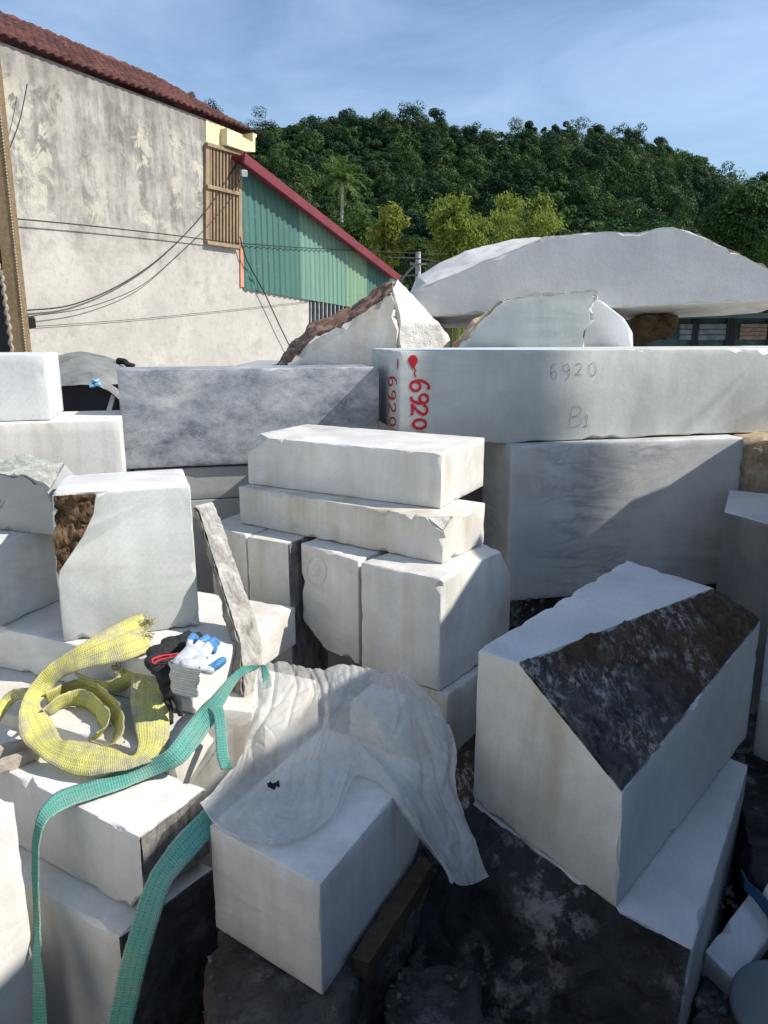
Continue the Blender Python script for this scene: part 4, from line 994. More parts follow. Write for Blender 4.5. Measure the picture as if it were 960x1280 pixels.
def hill_z(X, Y):
    pr_ = np.interp(X * YH / np.maximum(Y, 150), sx_, sz_); t_ = np.clip((Y - 105) / (YH - 105), 0, 1); t_ = t_ ** .92
    back = np.clip((Y - YH) / 120, 0, 1)
    z1 = pr_ * t_ * (1 - back * .6) + 5 * nz(X, Y, .03, 1.) * t_ * (1 - t_) * 4 + 1.2 * nz(X, Y, .1, 3.) * t_
    pr2 = np.interp(X * YH2 / np.maximum(Y, 250), sx2, sz2); t2 = np.clip((Y - 270) / (YH2 - 270), 0, 1)
    return np.maximum(z1, pr2 * t2 * (X > 30)) + GZ - .5
M['hillm'] = plain('dark_undergrowth', (.016, .034, .014), 1., var=.6, scale=.5)  # dark green terrain colour between the tree crowns
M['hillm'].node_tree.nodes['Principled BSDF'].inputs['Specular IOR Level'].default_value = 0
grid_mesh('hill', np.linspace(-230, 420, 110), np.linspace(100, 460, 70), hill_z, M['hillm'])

# ------------------------------------------------------------------ foliage
def leaf_mat(name, c0, c1, transl=.35, rough=.55, spread=.0):
    t = NT(name)
    a_ = t.new('ShaderNodeAttribute', attribute_name='tint'); f_ = a_.outputs['Fac']
    col = t.ramp(f_, [(0., c0), (1., c1)])
    t.fin(col, rough, spec=.06)
    tr = t.new('ShaderNodeBsdfTranslucent'); t.put(tr.inputs[0], t.mix(.5, col, (.5, .6, .1), 'MULTIPLY'))
    t.put(tr.inputs[0], col)
    mx = t.new('ShaderNodeMixShader'); mx.inputs[0].default_value = transl
    t.l.new(t.b.outputs[0], mx.inputs[1]); t.l.new(tr.outputs[0], mx.inputs[2]); t.l.new(mx.outputs[0], t.out.inputs[0])
    return t.m
nrng = np.random.default_rng(11)
def leaves(P, N_, size, aspect=.55, droop=None, rg=nrng):
    """one bent quad per leaf: positions P, facing N_"""
    n = len(P); N_ = N_ / (np.linalg.norm(N_, axis=1, keepdims=True) + 1e-9)
    a = rg.normal(size=(n, 3)) if droop is None else droop + rg.normal(size=(n, 3)) * .35
    T = a - (a * N_).sum(1, keepdims=True) * N_; T /= np.linalg.norm(T, axis=1, keepdims=True) + 1e-9
    B = np.cross(N_, T); s = (size * rg.uniform(.6, 1.35, n))[:, None]
    v = np.stack([P - T * s * .5, P + B * s * aspect * .5 + T * s * .08, P + T * s * .6, P - B * s * aspect * .5 + T * s * .08], 1)
    return v
def foliage_obj(name, V, tint, mat, parent=None):
    n = len(V); me = np_mesh(name, V.reshape(-1, 3), np.arange(n * 4).reshape(n, 4))
    at_ = me.attributes.new('tint', 'FLOAT', 'POINT'); at_.data.foreach_set('value', np.repeat(np.clip(tint, 0, 1), 4).astype(np.float32))
    return link(name, me, mat, parent)
def crown_pts(c, r, hz, lobes, n, rg, shell=.55, up=.0, jit=.45):
    """leaf points on lumpy lobes that fill an uneven crown"""
    k = rg.integers(0, lobes, n)
    d = rg.normal(size=(lobes, 3)); d /= np.linalg.norm(d, axis=1, keepdims=True)
    lc = d * np.array([r, r, hz]) * rg.uniform(.35, .78, (lobes, 1)); lc[:, 2] += up * hz
    lr = rg.uniform(.30, .56, lobes) * r
    e = rg.normal(size=(n, 3)); e /= np.linalg.norm(e, axis=1, keepdims=True)
    rad = lr[k] * (shell + (1 - shell) * rg.uniform(0, 1, n) ** .5)
    P = c + lc[k] + e * rad[:, None] * np.array([1, 1, .8])
    N_ = e + rg.normal(size=(n, 3)) * jit + np.array([0, 0, .25])
    return P, N_, k, lobes
# forest on the hill: reads as one mass
VV, TT = [], []
ntree = 0
cells = {}
for tries in range(24000):
    y = 112 + (455 - 112) * rng.random() ** .8; 
    hw = y * .60; x = rng.uniform(-hw * .55, hw)
    if y > YH + 8 and not (x > .40 * y): continue
    if y > YH + 8 and rng.random() > .5: continue
    z = float(hill_z(np.array([[x]]), np.array([[y]]))[0, 0])
    if z < 1.5: continue
    key = (int(x // 8), int(y // 8)); big = rng.random(); r = 2.0 + 3.4 * big ** 1.6 + (y > YH + 8) * 1.5
    if any((x - a) ** 2 + (y - b) ** 2 < (.62 * (r + c_r)) ** 2 for i_ in (-1, 0, 1) for j_ in (-1, 0, 1) for a, b, c_r in cells.get((key[0] + i_, key[1] + j_), ())): continue
    cells.setdefault(key, []).append((x, y, r))
    ntree += 1
    hz = r * rng.uniform(.8, 1.35)
    nl = int((300 + 110 * r) * 1.6)
    P, N_, k, lb_ = crown_pts(np.array([x, y, z + hz * .7]), r, hz, 6, nl, nrng, .55, 0., .26)
    VV.append(leaves(P, N_, .42 * (1 + .35 * (y > YH)), .7)); base = rng.uniform(0, .55) if rng.random() < .8 else rng.uniform(.55, 1)
    TT.append(np.clip(base + nrng.normal(0, .10, nl) + nrng.uniform(-.1, .1, lb_)[k], 0, 1))
M['forest'] = leaf_mat('hill_forest_leaves', (.010, .031, .017), (.095, .150, .045), .2)
o = foliage_obj('forest', np.concatenate(VV), np.concatenate(TT), M['forest'])
tag(o, 'dense dark green forest covering the hill', 'forest', kind='stuff')
print('forest trees', ntree)

M['bark'] = plain('grey_brown_bark', (.14, .11, .085), .9, var=.4, scale=10)
M['palm_bark'] = plain('pale_palm_bark', (.34, .32, .28), .9, var=.3, scale=12)
def limb(bm, pts, r0, r1, seg=7):
    rings = []
    for i, p in enumerate(pts):
        f_ = i / (len(pts) - 1); r = r0 + (r1 - r0) * f_
        tn = (pts[min(i + 1, len(pts) - 1)] - pts[max(i - 1, 0)]).normalized(); s_ = tn.orthogonal().normalized(); u_ = tn.cross(s_)
        rings.append([bm.verts.new(p + (s_ * math.cos(k / seg * 6.2832) + u_ * math.sin(k / seg * 6.2832)) * r) for k in range(seg)])
    for a_, b_ in zip(rings, rings[1:]):
        for k in range(seg): bm.faces.new((a_[k], a_[(k + 1) % seg], b_[(k + 1) % seg], b_[k]))
    bm.faces.new(rings[-1]); bm.faces.new(rings[0][::-1])
def tree(name, px, ptop, pbot, pw, y, mat, label, cat='tree', group='trees below the hill', lobes=14, n=2600, leaf=.22, droop=False, shell=.35, sd=1, trunk_r=.12, aspect=.5):
    rg = np.random.default_rng(sd)
    c = aty(px, (ptop + pbot) / 2, y); hz = abs(aty(px, ptop, y).z - aty(px, pbot, y).z) / 2; r = pw / F * y / 2
    e = empty(name, Vector((c.x, c.y, GZ - .3))); tag(e, label, cat, group)
    bm = bmesh.new(); base = Vector((c.x, c.y, GZ - .3)); topp = Vector((c.x + .1, c.y, c.z + hz * .5))
    pts = [base.lerp(topp, k / 8) + Vector((.12 * r * noise.noise(Vector((k * .6, sd, 0))), .1 * r * noise.noise(Vector((k * .6, 0, sd))), 0)) for k in range(9)]
    limb(bm, pts, trunk_r, trunk_r * .35)
    P, N_, k, lb_ = crown_pts(np.array(c), r, hz, lobes, n, rg, shell)
    for j in range(6):
        s_ = pts[4 + j % 4]; e_ = Vector(P[int(rg.integers(0, n))]); limb(bm, [s_, s_.lerp(e_, .5) + Vector((0, 0, .1 * r)), e_], trunk_r * .45, trunk_r * .12, 5)
    bmesh.ops.recalc_face_normals(bm, faces=bm.faces)
    bm_obj('trunk', bm, M['bark'], e, smooth=60)
    dr = None
    if droop:
        dr = (P - np.array(c)) * np.array([1, 1, .2]) / r + np.array([0, 0, -.9])
        P[:, 2] -= .25 * ((P[:, 0] - c.x) ** 2 + (P[:, 1] - c.y) ** 2) / max(r, .1)
    V = leaves(P, N_, leaf, aspect, dr, rg)
    foliage_obj('crown', V, .5 + rg.normal(0, .22, n) + rg.uniform(-.2, .2, lb_)[k], mat, e)
    return e
M['bamboo'] = leaf_mat('yellow_green_bamboo_leaves', (.08, .13, .02), (.30, .36, .075), .45)
M['yellowleaf'] = leaf_mat('yellowing_leaves', (.07, .11, .02), (.34, .34, .07), .45)
M['green_l'] = leaf_mat('mid_green_leaves', (.025, .06, .018), (.09, .15, .03), .3)
M['dark_l'] = leaf_mat('dark_green_leaves', (.015, .04, .015), (.05, .10, .025), .25)
def bamboo(px, ptop, pbot, pw, y, label, sd, n=10400):
    rg = np.random.default_rng(sd); rr = random.Random(sd)
    b0 = aty(px, pbot, y); r = pw / F * y / 2; zt_ = aty(px, ptop, y).z; base = Vector((b0.x, b0.y, GZ - .3))
    e = empty('bamboo_clump', base); tag(e, label, 'bamboo', 'bamboo clumps below the hill')
    bm = bmesh.new(); P, D = [], []
    for i in range(26):
        a_ = rr.uniform(0, 6.283); q = rr.random() ** .6; top_ = Vector((base.x + math.cos(a_) * r * q * .8, base.y + math.sin(a_) * r * q * .8, zt_ - (zt_ - b0.z) * (.45 * q * q + rr.uniform(0, .18))))
        st_ = base + Vector((math.cos(a_), math.sin(a_), 0)) * .25 * r * q
        pts = [st_.lerp(top_, k / 7) for k in range(8)]
        for k in range(8): pts[k] += Vector((math.cos(a_), math.sin(a_), 0)) * r * .22 * ((k / 7) ** 3)
        pts.append(pts[-1] + Vector((math.cos(a_) * .28 * r, math.sin(a_) * .28 * r, -.10 * r)))
        limb(bm, pts, .035, .008, 5)
        for k in range(n // 26):
            f_ = min(1, .30 + .70 * rr.random() ** .75) * (len(pts) - 1); j = min(int(f_), len(pts) - 2); pp = pts[j].lerp(pts[j + 1], f_ - j)
            sp_ = r * .26 * (1.1 - .5 * f_ / len(pts)); d_ = Vector((rr.gauss(0, 1), rr.gauss(0, 1), rr.gauss(0, .8))) * sp_ * .6
            P.append(pp + d_); D.append(Vector((d_.x, d_.y, -abs(d_.length) - .1)))
    bmesh.ops.recalc_face_normals(bm, faces=bm.faces); bm_obj('culms', bm, M['bamboo_culm'], e, smooth=60)
    P = np.array(P); D = np.array(D); D /= np.linalg.norm(D, axis=1, keepdims=True)
    N_ = rg.normal(size=P.shape) + np.array([.2, -.3, .5])
    foliage_obj('foliage', leaves(P, N_, .24 * y / 45, .34, D, rg), .5 + rg.normal(0, .28, len(P)), M['bamboo'], e)
M['bamboo_culm'] = plain('bamboo_culm', (.16, .17, .05), .6, var=.3)
bamboo(570, 240, 350, 62, 45, 'full feathery yellow green bamboo clump behind the utility pole', 5)
bamboo(646, 244, 320, 84, 50, 'looser yellow green bamboo clump rising over the left shoulder of the half moon slab', 8, 8000)
tree('yellowing_tree', 487, 245, 350, 58, 46, M['yellowleaf'], 'thin tree with yellowing leaves beside the end of the green shed roof', n=4200, leaf=.24, sd=3, lobes=18)
tree('leafy_tree', 440, 255, 340, 80, 55, M['green_l'], 'mid green leafy tree under the palm, behind the red roof edge', n=5000, leaf=.28, sd=4, lobes=18)
tree('leafy_tree', 940, 222, 345, 120, 38, M['dark_l'], 'tall dark green tree at the right border behind the half moon slab', n=11000, leaf=.21, sd=6, lobes=26, trunk_r=.2)
tree('leafy_tree', 1010, 235, 380, 110, 34, M['green_l'], 'bright green tree cut off by the right border', n=8000, leaf=.21, sd=12, lobes=22, trunk_r=.2)
tree('leafy_tree', 610, 285, 350, 60, 60, M['dark_l'], 'low dark tree between the two bamboo clumps', n=4800, leaf=.32, sd=9)
tree('leafy_tree', 525, 290, 372, 60, 58, M['dark_l'], 'low dark bush behind the concrete utility pole', n=4800, leaf=.32, sd=10)
tree('leafy_tree', 700, 270, 330, 90, 70, M['dark_l'], 'broad dark tree right of the bamboo, above the half moon slab', n=4800, leaf=.32, sd=13)
tree('leafy_tree', 800, 272, 340, 110, 75, M['dark_l'], 'broad dark tree behind the peak of the half moon slab', n=4800, leaf=.32, sd=14)
# palm
yp = 62.; pc_ = aty(427, 226, yp); e = empty('palm_tree', Vector((pc_.x, pc_.y, GZ - .3))); tag(e, 'slender palm tree standing out against the hill', 'palm tree')
bm = bmesh.new(); pb_ = Vector((pc_.x - .1, pc_.y, GZ - .3)); limb(bm, [pb_.lerp(pc_, k / 8) + Vector((.06 * math.sin(k), 0, 0)) for k in range(9)], .16, .10)
bm_obj('trunk', bm, M['palm_bark'], e, smooth=60)
rg = np.random.default_rng(21); P, N_, D = [], [], []; bm = bmesh.new()
for i in range(20):
    a_ = i * 2.399; el = R_(82 - 100 * (i / 19)); L_ = 2.0 * (1.1 - .2 * rg.random()); d = Vector((math.cos(a_) * math.cos(el), math.sin(a_) * math.cos(el), math.sin(el))); p_ = pc_.copy(); rach = [p_.copy()]
    for k in range(14):
        d = (d + Vector((0, 0, -.05 - .02 * k / 3))).normalized(); p_ = p_ + d * L_ / 14; rach.append(p_.copy())
        s_ = d.cross(Vector((0, 0, 1))); s_ = s_.normalized() if s_.length > .01 else Vector((1, 0, 0))
        for sg in (-1, 1):
            for m_ in range(3):
                P.append(p_ + s_ * sg * .13 + Vector(rg.normal(0, .03, 3))); D.append(s_ * sg * .7 + d * .7 + Vector((0, 0, -.35))); N_.append(s_.cross(d) + Vector(rg.normal(0, .3, 3)))
    limb(bm, rach, .025, .006, 4)
bmesh.ops.recalc_face_normals(bm, faces=bm.faces); bm_obj('frond_stalks', bm, M['green_l'], e)
foliage_obj('fronds', leaves(np.array(P), np.array(N_), .52, .16, np.array(D), rg), .55 + rg.normal(0, .2, len(P)), leaf_mat('palm_leaves', (.05, .10, .025), (.16, .23, .06), .35), e)

# ------------------------------------------------------------------ house with plastered wall
TW = R_(26); w_ = Vector((math.sin(TW), math.cos(TW), 0)); nW = Vector((math.cos(TW), -math.sin(TW), 0)); WO = aty(305, 360, 15.5)
def WP(px, py, off=0.): return onp(px, py, WO + nW * off, nW)
def plate(name, pts, thick, mat, parent, off=0., smooth=None, bev=.0):
    f_ = [WP(x, y, off) for x, y in pts]; b_ = [p - nW * thick for p in f_]; n_ = len(f_); bm = bmesh.new()
    vs = [bm.verts.new(p) for p in f_ + b_]
    bm.faces.new(vs[:n_]); bm.faces.new(vs[n_:][::-1])
    for i in range(n_): bm.faces.new((vs[i], vs[(i + 1) % n_], vs[n_ + (i + 1) % n_], vs[n_ + i]))
    bmesh.ops.recalc_face_normals(bm, faces=bm.faces)
    if bev: bmesh.ops.bevel(bm, geom=bm.edges[:], offset=bev, segments=2, affect='EDGES')
    return bm_obj(name, bm, mat, parent)
house = empty('house', Vector((WP(150, 400).x, WP(150, 400).y, GZ - .3))); tag(house, 'old house with a stained plaster wall and a red tiled roof', 'house')
ztopW = WP(255, 148).z
def on_z(px, z):
    lo, hi = -400, 700
    for _ in range(50):
        m_ = (lo + hi) / 2
        if WP(px, m_).z > z: lo = m_
        else: hi = m_
    return (lo + hi) / 2
t = NT('stained_plaster'); p = t.pos(rnd=False); ps = t.pos((1.6, 1.6, .22), rnd=False)
cc = t.ramp(t.noise(p, 1.1, 7, .65), [(.3, (.35, .335, .305)), (.7, (.475, .455, .415))])
geo = t.new('ShaderNodeSeparateXYZ'); t.put(geo.inputs[0], p); hgt = t.math('DIVIDE', t.math('SUBTRACT', geo.outputs[2], 1.4), ztopW - 1.4)
band = t.ramp(t.math('ADD', hgt, t.math('MULTIPLY', t.math('SUBTRACT', t.noise(p, 1.3, 6, .7), .5), .9)), [(.34, 0.), (.54, .9), (.9, 1.)])
strk = t.ramp(t.math('ADD', t.math('MULTIPLY', t.noise(ps, 2.6, 8, .7), .55), t.math('MULTIPLY', t.noise(p, 2.4, 9, .75), .45)), [(.42, .15), (.56, 1.)])
dk = t.math('MULTIPLY', t.math('MULTIPLY', band, strk), .88)
cc = t.mix(dk, cc, (.125, .118, .11))
peel = t.math('MULTIPLY', t.ramp(t.noise(p, 3.2, 8, .72, .6), [(.50, 0.), (.55, 1.)]), t.ramp(t.noise(ps, 1.3, 4), [(.42, 0.), (.54, 1.)]))
cc = t.mix(t.math('MULTIPLY', t.math('MULTIPLY', peel, t.ramp(hgt, [(.38, 0.), (.5, 1.), (.85, 1.), (.95, 0.)])), .75), cc, (.49, .46, .37))
blot = t.ramp(t.noise(p, 1.6, 7, .7), [(.54, 0.), (.64, 1.)]); cc = t.mix(t.math('MULTIPLY', blot, .5), cc, (.30, .28, .25))
cc = t.mix(t.math('MULTIPLY', t.ramp(t.noise(p, 9, 5, .7), [(.52, 0.), (.66, 1.)]), .42), cc, (.30, .27, .23))
top_st = t.math('MULTIPLY', t.ramp(hgt, [(.90, 0.), (1.0, .8)]), t.ramp(t.noise(ps, 3, 5), [(.3, .3), (.6, 1.)])); cc = t.mix(top_st, cc, (.22, .20, .18))
M['plaster'] = t.fin(cc, .92, t.bump(t.noise(p, 12, 8, .7), .012), spec=.15)
# thin rain stained base under the green sheets
wall_poly = [(-60, on_z(-60, ztopW)), (257, on_z(257, ztopW)), (258, 304), (303, 309), (304.5, 360), (386, 374), (386, 470), (-60, 520)]
plate('wall', wall_poly, .25, M['plaster'], house)
M['cream_paint'] = plain('cream_paint', (.66, .58, .36), .8, var=.18, scale=3)
plate('upper_wall', [(257.4, on_z(257.4, ztopW)), (303, on_z(303, ztopW) + 2), (304, 312), (300, 309.5), (299.5, 191), (257.6, 179)], .24, M['cream_paint'], house, off=.012)
plate('cornice', [(284, 160), (316, 178), (316, 166), (321, 168), (321, 171), (319, 173), (319, 190), (306, 189), (284, 181)], .35, M['cream_paint'], house, off=.16)
M['orange'] = plain('salmon_paint', (.60, .25, .16), .7, var=.2, scale=3)
plate('corner_post', [(299.6, 197), (304.6, 199), (304.8, 359), (301, 358.5)], .2, M['orange'], house, off=.03)
M['ochre_frame'] = plain('ochre_metal_shutter', (.28, .20, .125), .7, var=.3, scale=4); M['shutter_dark'] = plain('brown_shutter_slat', (.19, .14, .10), .7, var=.3, scale=4)
win = plate('window', [(258, 180), (299.6, 192), (300, 309), (259, 303)], .12, M['shutter_dark'], house, off=-.04)
fr_ = None
def WQ(u, v, off):  # u,v in the window rectangle
    x = 258.4 + (299.4 - 258.4) * u; yt = 180 + 12 * u; yb_ = 303 + 6 * u
    return WP(x, yt + (yb_ - yt) * v, off)
def wbar(name, a_, b_, w, mat, off, parent):
    bm = bar(a_, b_, w, .05, nW, n=2, wob=0); return bm_obj(name, bm, mat, parent)
for u in [k / 10 for k in range(11)]: wbar('slat', WQ(u, .0, .03), WQ(u, 1., .03), .042 if 0 < u < 1 else .10, M['ochre_frame'], .03, win)
for v in (.0, .43, 1.): wbar('rail', WQ(0, v, .075), WQ(1, v, .075), .06, M['ochre_frame'], .07, win)
# bracket under window / broken pipe
wl = bm_obj('pipe_stub', bar(WP(302, 214, .1), WP(306, 217, .35), .10, .10, nW.cross(w_), n=4, wob=0), M['cool'], house)
# tiled hip roof
slope = (-nW * math.cos(R_(29)) + Vector((0, 0, 1)) * math.sin(R_(29)))
def proj(p):
    q = p - EYE; dep = q.y * cp - q.z * sp; return 480 + F * q.x / dep, 640 - F * (q.y * sp + q.z * cp) / dep
E0 = WP(257, on_z(257, ztopW)) + nW * .07 + Vector((0, 0, -.005)); 
def eave(s_): return E0 + w_ * s_
best = None
for i in range(-160, 60):
    for j in range(10, 120):
        a_ = proj(eave(i * .05) + slope * j * .05); d_ = (a_[0] - 196) ** 2 + (a_[1] - 101) ** 2
        if best is None or d_ < best[0]: best = (d_, i * .05, j * .05)
_, sr, Lr = best
sc_ = min((abs(proj(eave(k * .02))[0] - 317), k * .02) for k in range(0, 400))[1]
print('roof', best, sc_)
nv_, = (int(Lr / .21) * 8,); us0 = -7.5
Vr = []; nu_ = int((sc_ - us0) / .15 * 7)
for j in range(nv_ + 1):
    v_ = j / nv_ * Lr; ue = sc_ + (sr - sc_) * (j / nv_)
    for i in range(nu_ + 1):
        u = us0 + (ue - us0) * i / nu_
        h_ = .045 * abs(math.sin(math.pi * u / .15)) + .05 * (1 - (v_ / .21) % 1.)
        h_ += .012 * noise.noise(Vector((math.floor(u / .15) * 1.7, math.floor(v_ / .21) * 2.3, 0))) + .03 * noise.noise(Vector((u * .5, v_ * .5, 5)))
        up_ = slope.cross(w_).normalized(); up_ = up_ if up_.z > 0 else -up_
        Vr.append(eave(u) + slope * v_ + up_ * h_)
idx = np.arange(len(Vr)).reshape(nv_ + 1, nu_ + 1)
q = np.stack([idx[:-1, :-1], idx[:-1, 1:], idx[1:, 1:], idx[1:, :-1]], -1).reshape(-1, 4)
t = NT('red_clay_roof_tiles'); p = t.pos(rnd=False)
vo = t.new('ShaderNodeTexVoronoi'); t.put(vo.inputs['Vector'], p); vo.inputs['Scale'].default_value = 4.5
cc = t.mix(t.ramp(vo.outputs['Color'], [(.2, 0.), (.8, 1.)]), (.055, .022, .020), (.15, .050, .040))
cc = t.mix(t.ramp(t.noise(p, 2.2, 7, .7), [(.48, 0.), (.66, .8)]), cc, (.06, .035, .03))
M['tiles'] = t.fin(cc, .8, t.bump(t.noise(p, 30, 5), .006))
roof = link('roof', np_mesh('roof', np.array([list(v) for v in Vr]), q), M['tiles'], house)
bm = bmesh.new()
A0, A1, A2 = eave(us0) + slope * Lr, eave(sr) + slope * Lr, eave(sc_)
back = -nW * (2 * Lr * math.cos(R_(29)))
vs = [bm.verts.new(x) for x in (A1, A2, A2 + back, A0, eave(us0) + back)]
bm.faces.new((vs[0], vs[1], vs[2])); bm.faces.new((vs[3], vs[0], vs[2], vs[4]))
bm_obj('roof_back', bm, M['tiles'], house)
for (a_, b_, nn_) in ((A0, A1, 46), (A1, A2, 16)):
    bm = bmesh.new(); d_ = (b_ - a_); L_ = d_.length; d_.normalize(); up_ = Vector((0, 0, 1)); s_ = d_.cross(up_).normalized(); u2 = s_.cross(d_); n_ = max(6, int(L_ / .33)); rings = []
    for i in range(n_ * 2 + 1):
        f_ = i / (n_ * 2); rr_ = .10 + (.03 if i % 2 else 0); c_ = a_ + d_ * L_ * f_
        rings.append([bm.verts.new(c_ + s_ * rr_ * math.cos(k / 7 * 3.1416) + u2 * (rr_ * math.sin(k / 7 * 3.1416) - .03)) for k in range(8)])
    for x, y in zip(rings, rings[1:]):
        for k in range(7): bm.faces.new((x[k], x[k + 1], y[k + 1], y[k]))
    bm_obj('ridge_tiles', bm, M['tiles'], house)

# ------------------------------------------------------------------ green sheet metal shed
shed = empty('metal_shed', Vector((WP(400, 400).x, WP(400, 400).y, GZ - .3))); tag(shed, 'green corrugated metal shed with a sloping red roof edge', 'shed')
def corr(name, xa, xb, mat, off=0.):
    Pa, Pb = WP(xa, 400), WP(xb, 400); L_ = (Pb - Pa).dot(w_); n_ = int(L_ / .2 * 8); bm = bmesh.new(); prev = None
    for i in range(n_ + 1):
        s_ = i / n_ * L_; base = Pa + w_ * s_; x, _y = proj(Vector((base.x, base.y, 2.0)))
        yt = 203 + (350 - 203) * (x - 305) / (497 - 305); yb_ = 361.5 + (383.5 - 361.5) * (x - 305) / 130
        ph = (s_ / .2) % 1.; hgt_ = .028 * min(1, max(0, 2.2 - abs(ph - .5) * 6.5))
        a_, b_ = WP(x, yt), WP(x, yb_)
        a_ = Vector((base.x, base.y, a_.z)) + nW * (off + hgt_); b_ = Vector((base.x, base.y, b_.z)) + nW * (off + hgt_)
        cur = [bm.verts.new(a_.lerp(b_, k / 4)) for k in range(5)]
        if prev:
            for k in range(4): bm.faces.new((prev[k], cur[k], cur[k + 1], prev[k + 1]))
        prev = cur
    return bm_obj(name, bm, mat, shed)
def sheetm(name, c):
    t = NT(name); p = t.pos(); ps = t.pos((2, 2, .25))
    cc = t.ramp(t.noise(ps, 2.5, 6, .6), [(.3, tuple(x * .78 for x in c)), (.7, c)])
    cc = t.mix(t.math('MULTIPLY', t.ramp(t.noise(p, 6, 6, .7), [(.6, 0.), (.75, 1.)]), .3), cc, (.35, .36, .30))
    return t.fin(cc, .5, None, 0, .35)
M['sheet_dark'] = sheetm('dark_green_sheet', (.06, .15, .125)); M['sheet_mid'] = sheetm('lighter_green_sheet', (.14, .26, .20)); M['sheet_yel'] = sheetm('yellowish_green_sheet', (.18, .30, .19))  # wall sheets in dark, lighter and yellowish green
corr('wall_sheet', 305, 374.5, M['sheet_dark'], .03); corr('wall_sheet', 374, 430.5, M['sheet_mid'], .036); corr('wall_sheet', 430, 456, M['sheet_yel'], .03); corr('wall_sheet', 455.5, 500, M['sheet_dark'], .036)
M['red_trim'] = plain('maroon_metal_trim', (.16, .028, .038), .5, var=.2, scale=2)
a0, b0_ = WP(304.5, 197, .34), WP(500, 349, .34)
bm_obj('verge_trim', bar(a0, b0_, .18, .05, nW, n=3, wob=0), M['red_trim'], shed)
bm = bmesh.new(); vs = [bm.verts.new(x) for x in (a0 + Vector((0, 0, .05)), b0_ + Vector((0, 0, .05)), b0_ - nW * 6 + Vector((0, 0, .05)), a0 - nW * 6 + Vector((0, 0, .05)), a0 + Vector((0, 0, .02)), b0_ + Vector((0, 0, .02)), b0_ - nW * 6 + Vector((0, 0, .02)), a0 - nW * 6 + Vector((0, 0, .02)))]
for f_ in ((0, 1, 2, 3), (7, 6, 5, 4), (0, 4, 5, 1), (1, 5, 6, 2), (2, 6, 7, 3), (3, 7, 4, 0)): bm.faces.new([vs[k] for k in f_])
bm_obj('roof', bm, M['red_trim'], shed)
M['void'] = plain('void_black', (.02, .022, .022), .9, var=.4, scale=10); M['iron'] = plain('grey_iron_bars', (.22, .23, .23), .6, var=.3, scale=10)
plate('dark_void_panel', [(386.5, 375), (505, 396), (505, 470), (386.5, 470)], .05, M['void'], shed, off=-.3)  # dark sheet stands in for the unlit void behind the bars
for k in range(15):
    x = 388 + k * 5.0; wbar('grille_bar', WP(x, 374 + (x - 386) * .17, .0), WP(x, 470, .0), .05, M['iron'], 0, shed)

# ------------------------------------------------------------------ cables and posts
M['cable'] = plain('black_cable', (.02, .02, .022), .6)
def cable(px, r, off, label, group='cables strung over the house wall', name='cable', endoff=None):
    pts = catm([WP(x, y, off + (0 if endoff is None else endoff * i / (len(px) - 1))) for i, (x, y) in enumerate(px)], 10)
    tag(tube_obj(name, pts, r, M['cable'], None), label, 'cable', group)
cable([(33, 388), (90, 381), (150, 356), (205, 318), (257, 264), (290, 214), (318, 172)], .010, .06, 'upper of two slack black cables rising across the plaster wall')
cable([(40, 395), (110, 384), (175, 358), (225, 316), (262, 280), (290, 246), (306, 210)], .006, .10, 'lower of two slack black cables rising across the plaster wall')
cable([(14, 273), (100, 281), (200, 292), (300, 304), (420, 312), (560, 318)], .009, .10, 'thin straight dark line crossing the plaster wall and the green shed')  # thin dark tube drawn just off the wall face
cable([(300, 296), (309, 326), (330, 365), (350, 408), (368, 445)], .012, .12, 'black cable dropping from the window corner past the wall end')
cable([(46, 408), (180, 398), (330, 383), (440, 370), (560, 352)], .004, .03, 'faint thin dark line low on the plaster wall')  # very thin dark tube close along the wall
cable([(8, 195), (18, 170), (26, 145), (34, 105)], .007, .15, 'short black wire running down the upper left of the wall')
bm = bar(WP(33, 402, .0), WP(40, 404, .35), .14, .16, Vector((0, 0, 1)), n=6, wob=.02, sd=4, taper=.3)
tag(bm_obj('cable_bracket', bm, M['void'], smooth=50), 'dark cable bracket fixed low on the plaster wall', 'bracket')
M['brown_board'] = timber('brown_board', (.11, .075, .04), (.24, .17, .095)); M['metal_edge'] = plain('pale_beaded_edge', (.42, .38, .30), .6, var=.5, scale=40)
YP = 9.2; pe = aty(24, 440, YP); pst = empty('corner_post', Vector((pe.x, pe.y, GZ - .3))); tag(pst, 'tall brown board with a pale beaded edge at the left border', 'post')
zt_ = 6.5
bm = bmesh.new(); xl, xr = aty(15, 440, YP).x, aty(30, 440, YP).x
vs = [bm.verts.new((x, y, z)) for z in (GZ - .3, zt_) for (x, y) in ((xl, YP), (xr, YP + .05), (xr, YP + .2), (xl, YP + .2))]
for f_ in ((3, 2, 1, 0), (4, 5, 6, 7), (0, 1, 5, 4), (1, 2, 6, 5), (2, 3, 7, 6), (3, 0, 4, 7)): bm.faces.new([vs[k] for k in f_])
bm_obj('board', bm, M['brown_board'], pst)
bm = bmesh.new()
for k in range(190):
    z = GZ - .3 + .034 * k + .02; r_ = bmesh.ops.create_icosphere(bm, subdivisions=1, radius=.011, matrix=Matrix.Translation((xr + .004, YP + .04, z)))
bm_obj('beaded_edge', bm, M['metal_edge'], pst, smooth=80)
bm = bmesh.new(); x2 = aty(-40, 440, YP + .3).x
vs = [bm.verts.new((x, y, z)) for z in (GZ - .3, 2.7) for (x, y) in ((x2, YP + .25), (xl + .02, YP + .25), (xl + .02, YP + .3), (x2, YP + .3))]
for f_ in ((3, 2, 1, 0), (4, 5, 6, 7), (0, 1, 5, 4), (1, 2, 6, 5), (2, 3, 7, 6), (3, 0, 4, 7)): bm.faces.new([vs[k] for k in f_])
